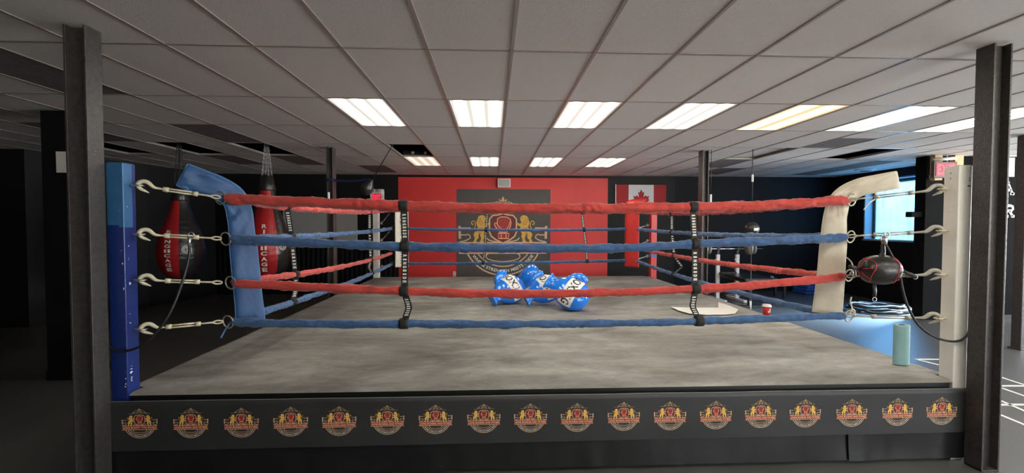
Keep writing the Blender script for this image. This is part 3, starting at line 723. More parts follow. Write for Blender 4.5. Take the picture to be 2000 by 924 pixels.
for px, py in list(zip(EX, EY)) + [(178, 833), (1925, 804)]:
    c = at(px, py, BY)
    w_ = 0.228
    e = MB(); emblem(e, lambda x, y, h, c=c: (c.x + x * w_, BY - h, c.z + y * w_), 0.0005, small=True)
    keep = [all(XL + 0.0 < e.v[i][0] < XR - 0.0 for i in f) for f in e.f]
    o_ = len(k.v); k.v += [(x, y + banner_wave(x, z) - 0.001, z) for x, y, z in e.v]
    mp_ = [k.mi(mm) for mm in e.mats]
    for f, fm, kp in zip(e.f, e.fm, keep):
        if kp: k.f.append(tuple(i + o_ for i in f)); k.fm.append(mp_[fm]); k.fs.append(False)
bn = k.build('ring_apron_banner', None, (0.46, BY, 0.22))
tag(bn, 'long charcoal banner along the ring front printed with a row of lion emblems', 'banner')

# mural on the red wall
mx0, mx1 = at(892, 450, YB_WALL - 0.02), at(1075, 450, YB_WALL - 0.02)
mz1 = at(985, 369.5, YB_WALL - 0.02).z
k = MB(); k.box((mx0.x, YB_WALL - 0.012, 0.35), (mx1.x, YB_WALL - 0.0005, mz1), M_mural)
mc = at(982.4, 474.0, YB_WALL - 0.012); mw = (at(1068, 474, YB_WALL - 0.012) - at(897, 474, YB_WALL - 0.012)).x
emblem(k, lambda x, y, h: (mc.x + x * mw, YB_WALL - 0.0125 - h, mc.z + y * mw), 0.002)
tag(k.build('emblem_mural', None, ((mx0.x + mx1.x) / 2, YB_WALL - 0.006, 0.35)), 'charcoal mural with large gold lion and glove emblem on the red wall', 'mural')

# ================================================================== posts, turnbuckles, ropes
# ring-side corner points of the ropes
CFL, CFR, CBL, CBR = Vector((-2.05, 3.30, 0)), Vector((2.90, 3.36, 0)), Vector((-2.10, 8.95, 0)), Vector((3.02, 8.95, 0))
POSTS = {}
def post(name, x0, y0, w, mt, ztop, label, eye_zs, eye_dir, eye_mat, patch=None, zbase=0.0):
    c = Vector((x0 + w / 2, y0 + w / 2, zbase))
    t = thing('corner_post', label, 'corner post', c)
    k = MB()
    k.box((x0, y0, zbase), (x0 + w, y0 + w, ztop), mt, 0.006)
    if patch:
        k.box((x0 - 0.0012, y0 - 0.0012, ztop - patch), (x0 + w - 0.02, y0 + w * 0.5, ztop + 0.0012), M_blue_patch, 0.005)
        k.box((x0 + w - 0.03, y0 - 0.0012, ztop - patch - 0.015), (x0 + w + 0.0012, y0 + w * 0.72, ztop + 0.0012), M_blue_patch, 0.005)
    tube_ = k.build('tube', t, c)
    k = MB(); k.box((x0 + 0.004, y0 + 0.004, ztop - 0.004), (x0 + w - 0.004, y0 + w - 0.004, ztop + 0.004), mt if not patch else M_blue_patch, 0.002); k.build('cap', t, c)
    eyes = []
    d = Vector(eye_dir).normalized()
    for z in eye_zs:
        side = Vector((c.x + (w / 2) * (1 if d.x > 0 else -1), c.y + d.y * 0.02, z))
        k = MB()
        k.tube([side - Vector((d.x * 0.01, 0, 0)), side + Vector((d.x, 0, 0)).normalized() * 0.03], 0.008, eye_mat, n=8)
        ec = side + Vector((1 if d.x > 0 else -1, 0, 0)) * 0.052
        k.torus(ec, 0.024, 0.0065, eye_mat, axis=(0, 0, 1), n=18, k=6)
        k.build('eye_bolt', t, c); eyes.append(ec)
    POSTS[name] = (t, eyes, c)
    return t
PW = 0.105
zy = lambda px, pys, Y: [at(px, p, Y).z for p in pys]
post('FL', XL + 0.008, YF + 0.004, PW, M_blue_post, at(222, 318, YF).z, 'dark blue front corner post with lighter blue top', zy(250, (362, 458, 548, 645), 3.02), (1, 1, 0), M_zinc, patch=0.42)
post('FR', XR - PW - 0.008, YF + 0.004, PW, M_white_post, at(1880, 323, YF).z, 'white front corner post beside the black column', zy(1846, (369, 451, 537, 623), 3.02), (-1, 1, 0), M_cream_steel)
bl = at(728, 440, 9.3); br = at(1272, 440, 9.3)
post('BL', bl.x, 9.3, 0.12, M_white_post, at(733, 393, 9.3).z, 'white back corner post below the lit exit sign', zy(739, (437, 470, 500), 9.36) + [at(739, 521, 9.36).z], (1, -1, 0), M_zinc)
post('BR', br.x, 9.3, 0.13, M_red_post, at(1278, 409, 9.3).z, 'red back corner post below the hanging flag', zy(1272, (412, 440, 470, 500), 9.36), (-1, -1, 0), M_zinc)
k = MB(); x0 = br.x
k.box((x0 - 0.003, 9.297, at(1278, 502, 9.3).z), (x0 + 0.133, 9.433, at(1278, 497, 9.3).z), mat('blue_tape', (0.08, 0.16, 0.5), 0.5, var=0.1), 0.002)
k.build('tape_band', POSTS['BR'][0], POSTS['BR'][2])

ROPE_RINGS = {}
ORD = ['topmost', 'second from the top', 'third from the top', 'lowest']
def turnbuckle(eye, ring_c, mt, label, group, scale=1.0):
    """hook, screw body and closed end between a post's eye and the rope's end ring; built along +u"""
    eye = Vector(eye); d = (Vector(ring_c) - eye); L = d.length; u = d.normalized(); v = (Vector((0, 0, 1)) - u * u.z).normalized(); w = u.cross(v)
    t = thing('turnbuckle', label, 'turnbuckle', eye, group)
    Q = lambda a, b, c=0.0: eye + u * a + v * b + w * c
    s = scale
    k = MB()
    hook = [(0.058, -0.040), (0.036, -0.031), (0.013, -0.021), (-0.004, -0.005), (-0.006, 0.012), (0.006, 0.028), (0.026, 0.035), (0.046, 0.030), (0.062, 0.016), (0.080, 0.003), (0.105, 0.0), (L * 0.30 / scale, 0.0)]
    hr = [0.003, 0.009, 0.0115, 0.013, 0.014, 0.0145, 0.0145, 0.0135, 0.011, 0.0085, 0.007, 0.0065]
    hp = smooth_path([Q(a * s, b * s) for a, b in hook], 0.006)
    rr = []
    for i in range(len(hp)):
        q = i / (len(hp) - 1) * (len(hr) - 1); a = int(q); b = min(a + 1, len(hr) - 1); rr.append(lerp(hr[a], hr[b], q - a) * s)
    k.tube(hp, rr, mt, n=9); k.build('hook', t, eye)
    b0, b1 = L * 0.30, L * 0.68
    k = MB()
    for off in (-0.0085, 0.0085):
        k.tube([Q(b0, off * s), Q(b1, off * s)], 0.0062 * s, mt, n=7)
    k.tube([Q(b0 - 0.012 * s, 0), Q(b0 + 0.02 * s, 0)], 0.0175 * s, mt, n=8); k.tube([Q(b1 - 0.02 * s, 0), Q(b1 + 0.012 * s, 0)], 0.0175 * s, mt, n=8)
    k.build('screw_body', t, eye)
    k = MB(); e0 = L - 0.055
    k.tube([Q(b1, 0), Q(e0 - 0.03, 0), Q(e0 - 0.01, 0)], 0.0068 * s, mt, n=7)
    k.tube(smooth_path([Q(e0 - 0.012, 0), Q(e0 + 0.015, 0.011), Q(e0 + 0.045, 0.008), Q(e0 + 0.052, 0), Q(e0 + 0.045, -0.008), Q(e0 + 0.015, -0.011), Q(e0 - 0.012, 0)], 0.006), 0.006 * s, mt, n=7)
    k.build('end_loop', t, eye)
    return t
def zat(px, py, C): return at(px, py, C.y).z
RING_Z = {'FL': [zat(433, 386, CFL), zat(440, 466, CFL), zat(446, 552, CFL), zat(444, 628, CFL)],
          'FR': [zat(1664, 391, CFR), zat(1664, 462, CFR), zat(1658, 540, CFR), zat(1655, 617, CFR)],
          'BL': [zat(766, 410, CBL), zat(766, 446, CBL), zat(760, 494, CBL), zat(766, 515, CBL)],
          'BR': [zat(1240, 414, CBR), zat(1240, 447, CBR), zat(1240, 483, CBR), zat(1240, 508, CBR)]}
CORN = {'FL': CFL, 'FR': CFR, 'BL': CBL, 'BR': CBR}
POSTNAME = {'FL': 'dark blue front post', 'FR': 'white front post', 'BL': 'white back post under the exit sign', 'BR': 'red back post'}
POSTMAT = {'FL': M_cream_steel, 'FR': M_grey_steel, 'BL': M_zinc, 'BR': M_zinc}
for q in ('FL', 'FR', 'BL', 'BR'):
    for i in range(4):
        rc = Vector((CORN[q].x, CORN[q].y, RING_Z[q][i]))
        adj = {'FL': 'cream', 'FR': 'greyish cream', 'BL': 'steel', 'BR': 'steel'}[q]
        turnbuckle(POSTS[q][1][i], rc, POSTMAT[q], f'{adj} turnbuckle hooked to the {POSTNAME[q]}, {ORD[i]}', 'turnbuckles between posts and ropes', 1.0 if q[0] == 'F' else 0.8)

# ropes in gathered cloth sleeves
def rope(pts, r, mt, label, seed, ring_axes, lumps=1.0, ring_r=0.048, n=20, gap=0.03):
    P0, P1 = Vector(pts[0]), Vector(pts[-1])
    path = smooth_path(pts, 0.009)
    acc = 0.0; cum = [0.0]
    for a, b in zip(path, path[1:]): acc += (b - a).length; cum.append(acc)
    def rf(i, a, rr):
        s = cum[i]; q = rr
        wv = noise.noise(Vector((s * 7, math.cos(a) * 1.1 + seed, math.sin(a) * 1.1)))
        w2 = noise.noise(Vector((s * 24 + 1.3 * math.sin(a), math.cos(a) * 1.6, math.sin(a) * 1.6 + seed)))
        tw = math.sin(2 * a + s * 16 + 3 * noise.noise(Vector((s * 1.5, seed, 0))))
        seam = max(0.0, math.cos(a - 3.4 + 1.5 * noise.noise(Vector((s * 0.8, 2 * seed, 9))))) ** 14
        endf = min(1.0, s / 0.05, (acc - s) / 0.05)
        fl_ = noise.noise(Vector((s * 3.1 + seed, 5.0, 0)))
        dg = abs(math.sin(s * 30 + 2.4 * a + 5 * noise.noise(Vector((s * 4, math.cos(a), seed))))) ** 0.6 - 0.6
        q = rr * (0.95 + lumps * (0.30 * wv + 0.17 * w2 + 0.08 * tw + 0.42 * dg * (0.5 + fl_)) + 0.28 * seam)
        return q * (0.72 + 0.28 * max(0, endf))
    mid = (P0 + P1) / 2
    t = thing('ring_rope', label, 'ring rope', mid, 'cloth covered ring ropes')
    k = MB(); k.tube(path, r, mt, n=n, rfun=rf); k.build('cloth_sleeve', t, mid)
    for e, ax in (((P0, ring_axes[0]), (P1, ring_axes[1])) if ring_axes else ()):
        dirn = (path[3] - path[0]).normalized() if e is P0 else (path[-4] - path[-1]).normalized()
        k = MB(); k.torus(e - dirn * (ring_r * 0.75), ring_r, 0.0055, M_brass_ring, axis=ax, n=26, k=7); k.build('end_ring', t, mid)
    return t
def px_rope(pix, p0, p1):
    """points on the vertical plane through p0 and p1 under the measured pixels"""
    d = (p1 - p0); n = Vector((-d.y, d.x, 0)).normalized(); out = []
    for x, y in pix:
        q = ray(x, y); o = Vector((0, 0, CAM_Z)); t = ((p0 - o).dot(n)) / q.dot(n) if abs(q.dot(n)) > 1e-9 else 1
        out.append(o + q * t)
    return out
COLR = [('red', M_red_cloth), ('blue', M_blue_cloth), ('red', M_red_cloth), ('blue', M_blue_cloth)]
FRONT_PIX = [[(440, 387), (520, 391), (620, 395), (700, 398), (800, 402), (1000, 406), (1200, 406), (1400, 403), (1520, 399), (1600, 394), (1655, 391)],
             [(450, 467), (540, 471), (640, 475), (800, 481), (1000, 484), (1200, 484), (1300, 480), (1400, 474), (1530, 469), (1600, 466), (1653, 463)],
             [(460, 553), (560, 558), (680, 564), (800, 569), (1000, 573), (1200, 571), (1360, 564), (1500, 554), (1600, 545), (1650, 539)],
             [(455, 629), (560, 631), (700, 632), (800, 632), (1000, 633), (1200, 631), (1365, 627), (1500, 622), (1600, 618), (1650, 617)]]
FRONT_ROPES = []
for i, pix in enumerate(FRONT_PIX):
    pts = px_rope(pix, CFL, CFR)
    rope(pts, [0.036, 0.031, 0.030, 0.028][i], COLR[i][1], f'{COLR[i][0]} cloth rope across the ring front, {ORD[i]}', 3.1 * i + 1, ((0.3, 1, 0.1), (-0.3, 1, 0.1)))
    FRONT_ROPES.append(pts)
def zline(C0, C1, z0, z1, sag, n=9, x_pull=0.0):
    out = []
    for a in range(n + 1):
        s = a / n; p = C0.lerp(C1, s); out.append(Vector((p.x, p.y, lerp(z0, z1, s) - sag * 4 * s * (1 - s))))
    return out
SAGL, SAGR, SAGB = [0.07, 0.03, 0.06, 0.05], [0.06, 0.035, 0.05, 0.06], [0.02, 0.03, 0.03, 0.02]
LEFT_ROPES, RIGHT_ROPES, BACK_ROPES = [], [], []
for i in range(4):
    a = CFL + Vector((0.04, 0.06, 0)); b = CBL + Vector((0.0, -0.05, 0))
    pts = zline(a, b, RING_Z['FL'][i] - 0.005, RING_Z['BL'][i], SAGL[i]); LEFT_ROPES.append(pts)
    rope(pts, [0.030, 0.028, 0.028, 0.027][i], COLR[i][1], f'{COLR[i][0]} cloth rope along the ring side below the heavy bags, {ORD[i]}', 20 + i, None, 1.15)
for i in range(4):
    a = CFR + Vector((-0.03, 0.06, 0)); b = CBR + Vector((0.0, -0.05, 0))
    pts = zline(a, b, RING_Z['FR'][i] - 0.005, RING_Z['BR'][i], SAGR[i]); RIGHT_ROPES.append(pts)
    rope(pts, [0.030, 0.028, 0.028, 0.027][i], COLR[i][1], f'{COLR[i][0]} cloth rope along the ring side towards the window, {ORD[i]}', 40 + i, None, 1.15)
for i in range(4):
    a = CBL + Vector((0.05, 0, 0)); b = CBR + Vector((-0.05, 0, 0))
    pts = zline(a, b, RING_Z['BL'][i] if i != 2 else RING_Z['BR'][2] + 0.01, RING_Z['BR'][i], SAGB[i]); BACK_ROPES.append(pts)
    rope(pts, [0.028, 0.026, 0.026, 0.026][i], COLR[i][1], f'{COLR[i][0]} cloth rope across the ring back before the red wall, {ORD[i]}', 60 + i, ((0, 1, 0), (0, 1, 0)), 1.0)

# lettered straps tying the ropes together
def rope_point(pts, fn, target):
    best = None
    path = smooth_path(pts, 0.02)
    return min(path, key=lambda p: abs(fn(p) - target))
def pixx(p):
    d = Vector(p) - Vector((0, 0, CAM_Z)); return 1000 + FPX * d.dot(RT) / d.dot(FWD)
def spacer(nodes, axis, face, label, width=0.052, loop_r=0.043, bulge=(0, 0, 0), extra=None, word=True, loop_axis=None):
    """nodes: rope points top to bottom; axis: rope direction; face: outward normal of the strap"""
    axis = Vector(axis).normalized(); face = Vector(face).normalized(); la = Vector(loop_axis).normalized() if loop_axis else axis
    t = thing('rope_spacer_strap', label, 'rope strap', nodes[0], 'lettered rope spacer straps')
    o = nodes[0]
    for a, p in enumerate(nodes):
        k = MB()
        k.tube([p - la * width * 0.62, p - la * width * 0.3, p + la * width * 0.3, p + la * width * 0.62], [loop_r * 0.97, loop_r, loop_r, loop_r * 0.97], M_web, n=16)
        k.build('rope_loop', t, o)
    for a in range(len(nodes) - 1):
        p, q = nodes[a], nodes[a + 1]
        mid = (p + q) / 2 + (Vector(extra[a]) if extra and extra[a] else Vector((0, 0, 0)))
        path = smooth_path([p, p.lerp(mid, 0.55) if extra and extra[a] else p.lerp(q, 0.3), mid, q.lerp(mid, 0.55) if extra and extra[a] else p.lerp(q, 0.7), q], 0.02)
        k = MB(); vs = []
        for i, c in enumerate(path):
            for s_, h in ((-1, 0.002), (1, 0.002), (1, -0.002), (-1, -0.002)):
                vs.append(c + axis * (s_ * width / 2) + face * h)
        fs = []
        for i in range(len(path) - 1):
            for j in range(4): fs.append((4 * i + j, 4 * i + (j + 1) % 4, 4 * (i + 1) + (j + 1) % 4, 4 * (i + 1) + j))
        k.add(vs, fs, M_web)
        if word:
            cum = [0.0]
            for c, d in zip(path, path[1:]): cum.append(cum[-1] + (d - c).length)
            Lp = cum[-1]; usable = Lp - 2 * loop_r - 0.035
            def T(x, y, h):             # x runs down the strap, y across it
                s = max(0, min(Lp - 1e-6, Lp / 2 + x)); i = 0
                while i < len(cum) - 2 and cum[i + 1] < s: i += 1
                f = (s - cum[i]) / max(1e-6, cum[i + 1] - cum[i])
                return path[i].lerp(path[i + 1], f) + axis * y + face * (0.0028 + h)
            slot = usable / 8
            for qi, ch in enumerate('RINGSIDE'):
                xc = (qi - 3.5) * slot; wl = slot * (0.40 if ch == 'I' else 0.62)
                k.text(ch, M_letter, lambda x, y, h: T(xc + x, y, h), 0, 0, width * 0.56, width=wl, off=0.06)
                k.text(ch, M_letter, lambda x, y, h: T(xc + x, -y, h) - face * 0.0056, 0, 0, width * 0.56, width=wl, off=0.06)
        k.build('webbing', t, o)
    return t
dF = (CFR - CFL).normalized(); nF = Vector((0, -1, 0))
def at_pix(ropes, pxs): return [min(smooth_path(r_, 0.01), key=lambda p: abs(pixx(p) - x)) for r_, x in zip(ropes, pxs)]
n1 = at_pix(FRONT_ROPES, (788, 791, 789, 788)); n2 = at_pix(FRONT_ROPES, (1353, 1358, 1357, 1366))
spacer(n1, dF, nF, 'lettered black strap on the front ropes before the cream back corner pad', extra=[None, None, Vector((0.035, 0, 0))])
spacer(n2, dF, nF, 'lettered black strap on the front ropes before the thin black column', extra=[None, None, Vector((-0.04, -0.01, -0.01))])
dL = Vector((0, 1, 0))
n3 = at_pix(LEFT_ROPES, (560, 569, 577, 572)); n4 = at_pix(LEFT_ROPES, (722, 722, 724, 726))
spacer(n3, (0.88, 0.47, 0), (0.47, -0.88, 0), 'lettered strap on the side ropes next to the hanging teardrop bag', loop_r=0.038, loop_axis=(0, 1, 0), extra=[None, None, Vector((0, 0.05, 0))])
spacer(n4, (0.95, 0.3, 0), (0.3, -0.95, 0), 'lettered strap on the side ropes beside the white back corner post', loop_r=0.038, loop_axis=(0, 1, 0), extra=[None, None, Vector((0, -0.12, 0))])
n5 = at_pix(RIGHT_ROPES, (1312, 1312, 1317, 1316))
spacer(n5, (0.93, -0.36, 0), (-0.36, -0.93, 0), 'lettered strap on the side ropes right of the red back corner post', loop_r=0.038, loop_axis=(0, 1, 0), extra=[None, None, Vector((0, -0.28, 0.0))])
dB = Vector((1, 0, 0))
n6 = at_pix(BACK_ROPES, (952, 949, 947, 944)); n7 = at_pix(BACK_ROPES, (1136, 1141, 1145, 1147))
spacer(n6, dB, nF, 'lettered strap on the back ropes before the lion mural', loop_r=0.036)
spacer(n7, dB, nF, 'lettered strap on the back ropes before the bare red wall', loop_r=0.036)

# ================================================================== corner pads
def turned_pad(corner, post_c, pix, wpx, thick, mt, pipe, label, seed):
    """padded strip turned edge-on to the ropes, its top bent out towards the post"""
    d = Vector((corner.x - post_c.x, corner.y - post_c.y, 0)).normalized(); nr = Vector((d.y, -d.x, 0))
    if nr.y > 0: nr = -nr
    cl = smooth_path(px_rope(pix, corner + nr * -0.0, corner + d), 0.018)
    acc = 0; tot = len(cl); ns = 16; vs = []; eL, eR = [], []
    for i, c in enumerate(cl):
        a, b = cl[max(0, i - 1)], cl[min(tot - 1, i + 1)]; tg = (b - a).normalized(); side = nr.cross(tg).normalized()
        a2, b2 = cl[max(0, i - 6)], cl[min(tot - 1, i + 6)]
        q = i / (tot - 1) * (len(wpx) - 1); ia = min(int(q), len(wpx) - 2); w = lerp(wpx[ia], wpx[ia + 1], q - ia)
        bend = math.exp(-((i / tot - 0.66) / 0.13) ** 2)
        flap = max(0.0, min(1.0, (i / tot - 0.55) / 0.1))
        endf = max(0.0, min(1, (i + 0.3) / 2.5, (tot - i - 0.7) / 2.5))
        row = []
        for face in (1, -1):
            rng = range(ns + 1) if face > 0 else range(ns, -1, -1)
            for j in rng:
                s = j / ns * 2 - 1; bul = thick * (0.42 + 0.58 * (1 - s ** 4)) * (0.55 + 0.45 * endf)
                cr = 0.014 * bend * math.sin(i * 0.75 + 2.2 * s + 2 * noise.noise(Vector((i * .1, s, seed)))) * (1 + s * (1 if corner.x < 0 else -1)) * 0.5
                w1 = noise.noise(Vector((i * 0.10 + s * 0.8, s * 0.8, seed))) * (0.007 + 0.012 * flap) + noise.noise(Vector((i * 0.35 - s * 3, s * 2, seed + 3))) * (0.0025 + 0.006 * flap)
                e_ = 1 + 0.03 * noise.noise(Vector((i * 0.12, seed, s * 3)))
                row.append(c + side * (s * w / 2 * e_) + nr * (face * bul / 2 + (w1 + cr)))
        vs += row; eL.append(row[0] - nr * thick * 0.1); eR.append(row[ns] - nr * thick * 0.1)
    m_ = 2 * (ns + 1); fs = []
    for i in range(tot - 1):
        for j in range(m_): fs.append((i * m_ + j, i * m_ + (j + 1) % m_, (i + 1) * m_ + (j + 1) % m_, (i + 1) * m_ + j))
    fs.append(tuple(range(m_ - 1, -1, -1))); fs.append(tuple((tot - 1) * m_ + j for j in range(m_)))
    t = thing('corner_pad', label, 'corner pad', cl[0]); og = cl[0].copy()
    k = MB(); k.add(vs, fs, mt, True); k.build('pad_cover', t, og)
    k = MB(); k.tube(eL, 0.006, pipe, n=6); k.tube(eR, 0.006, pipe, n=6); k.tube([eL[-1], eR[-1]], 0.006, pipe, n=6); k.build('piping', t, og)
    return t, cl, og
def corner_pad(corner, out_dir, z_bot, z_bend, flap_len, flap_rise, width, thick, mt, pipe, label, seed, text=None, inset=0.10, shear=0.0, droop=0.0):
    """long padded strip hung inside the ropes, its top folded out over the top turnbuckle"""
    o = Vector(out_dir).normalized(); inn = -o; side = Vector((-inn.y, inn.x, 0))
    base = Vector((corner.x, corner.y, 0)) + inn * inset
    prof = []                          # (centre point, inward normal)
    n = 40
    for i in range(n + 1):
        z = lerp(z_bot, z_bend - 0.06, i / n); prof.append((base + inn * shear * (1 - i / n) + Vector((0, 0, z)), inn))
    for i in range(1, 9):              # bend
        a = i / 8; ang = a * (math.pi / 2 - math.atan2(flap_rise, flap_len))
        rad = 0.09
        c = base + o * rad + Vector((0, 0, z_bend - 0.06))
        nrm = inn * math.cos(ang) + Vector((0, 0, 1)) * math.sin(ang)
        prof.append((c + nrm * rad, nrm))
    p_, n_ = prof[-1]; dr = (o * flap_len + Vector((0, 0, flap_rise))).normalized(); L = math.hypot(flap_len, flap_rise)
    for i in range(1, 21):
        f = i / 20; prof.append((p_ + dr * (L * f) - Vector((0, 0, droop * f * f)), n_))
    t = thing('corner_pad', label, 'corner pad', base + Vector((0, 0, z_bot)))
    og = t.location.copy()
    ns = 14; vs = []; tot = len(prof)
    for i, (c, nr) in enumerate(prof):
        endf = min(1, (i + 0.3) / 2.5, (tot - i - 0.7) / 2.5)
        fold = 1.0 if i > n else 0.35
        for j in range(ns + 1):
            s = j / ns * 2 - 1; bul = thick * (0.45 + 0.55 * (1 - s ** 4)) * (0.6 + 0.4 * max(0, endf))
            w1 = noise.noise(Vector((i * 0.22 + s * 1.6, s * 0.9, seed))) * 0.012 * fold + noise.noise(Vector((i * 0.5, s * 3, seed + 3))) * 0.004
            ww = width * (1 + 0.03 * noise.noise(Vector((i * 0.15, seed, s))))
            vs.append(c + side * (s * ww / 2) + nr * (bul / 2 + w1))
        for j in range(ns, -1, -1):
            s = j / ns * 2 - 1; bul = thick * (0.45 + 0.55 * (1 - s ** 4)) * (0.6 + 0.4 * max(0, endf))
            vs.append(c + side * (s * width / 2) - nr * (bul / 2))
    m_ = 2 * (ns + 1); fs = []
    for i in range(tot - 1):
        for j in range(m_): fs.append((i * m_ + j, i * m_ + (j + 1) % m_, (i + 1) * m_ + (j + 1) % m_, (i + 1) * m_ + j))
    fs.append(tuple(range(m_ - 1, -1, -1))); fs.append(tuple((tot - 1) * m_ + j for j in range(m_)))
    k = MB(); k.add(vs, fs, mt, True); k.build('pad_cover', t, og)
    k = MB()
    for s in (-1, 1):
        k.tube([c + side * (s * (width / 2 + 0.002)) + nr * thick * 0.3 for c, nr in prof], 0.0055, pipe, n=6)
    pe, ne = prof[-1]; k.tube([pe + side * (s * width / 2) + ne * thick * 0.3 for s in (-1, 0, 1)], 0.0055, pipe, n=6)
    k.build('piping', t, og)
    if text:
        k = MB(); zt, zb = z_bend - 0.10, z_bot + 0.05
        def T(x, y, h):
            z = (zt + zb) / 2 - x; f = (z - z_bot) / max(1e-6, z_bend - 0.06 - z_bot)
            q = base + inn * shear * (1 - f) + Vector((0, 0, z))
            return q + side * (-y * text[2]) + inn * (thick * 0.5 + 0.012)
        k.text(text[0], M_web if text[1] == 'black' else M_letter, T, 0, 0, width * 0.42, 0.0, width=(zt - zb) * 0.96)
        k.build('lettering', t, og)
    return t, prof, og, side
t, cl, og = turned_pad(CFL + Vector((0.0, 0.045, 0)), POSTS['FL'][2], [(490, 628), (481, 540), (473, 460), (467, 412), (455, 385), (428, 368), (392, 355), (356, 341)], [0.19, 0.185, 0.18, 0.18, 0.165, 0.165, 0.17, 0.175], 0.045, M_blue_pad, M_blue_pipe, 'blue corner pad folded over towards the dark blue post', 2.0)
pe = cl[-1]
k = MB(); k.tube(smooth_path([pe + Vector((0.0, 0, -0.085)), pe + Vector((0.03, 0.01, -0.105)), pe + Vector((-0.03, -0.02, -0.13))], 0.01), 0.006, M_blue_pipe, n=6); k.build('tie_tape', t, og)
pe = cl[0]; k = MB(); k.tube(smooth_path([pe + Vector((-0.11, -0.05, 0.02)), pe + Vector((-0.15, -0.06, -0.03)), pe + Vector((-0.19, -0.07, -0.11))], 0.01), 0.007, M_blue_pipe, n=6, flat=0.4); k.build('tie_tape', t, og)
t, cl, og = turned_pad(CFR + Vector((0.0, 0.045, 0)), POSTS['FR'][2], [(1615, 613), (1622, 540), (1628, 460), (1632, 415), (1645, 385), (1676, 367), (1715, 358), (1754, 351)], [0.20, 0.19, 0.18, 0.175, 0.155, 0.14, 0.135, 0.13], 0.045, M_white_pad, M_white_pad, 'cream corner pad folded over towards the white front post', 5.0)
pe = cl[-8]
k = MB(); k.tube(smooth_path([pe + Vector((0, 0, -0.06)), pe + Vector((0.0, 0, -0.12)), pe + Vector((-0.05, -0.01, -0.15)), pe + Vector((-0.10, -0.01, -0.21))], 0.01), 0.005, M_white_pad, n=6)
k.tube(smooth_path([pe + Vector((0, 0, -0.12)), pe + Vector((-0.05, 0.01, -0.16)), pe + Vector((-0.065, 0.01, -0.19))], 0.01), 0.005, M_white_pad, n=6); k.build('tie_tape', t, og)
corner_pad(CBL + Vector((0.12, 0, 0)), (-1, 1, 0), at(780, 521, 8.9).z, at(780, 402, 8.9).z + 0.02, 0.34, 0.05, 0.30, 0.06, M_white_pad, M_white, 'cream corner pad with black lettering at the far corner', 8.0, text=('INSIGHTX  INSIGHTX', 'black', -1), inset=0.12)
corner_pad(CBR, (1, 1, 0), at(1237, 521, 8.9).z, at(1237, 397, 8.9).z, 0.26, 0.05, 0.30, 0.07, M_red_pad, M_red_pad, 'scuffed red corner pad below the hanging flag', 9.0, inset=0.12)

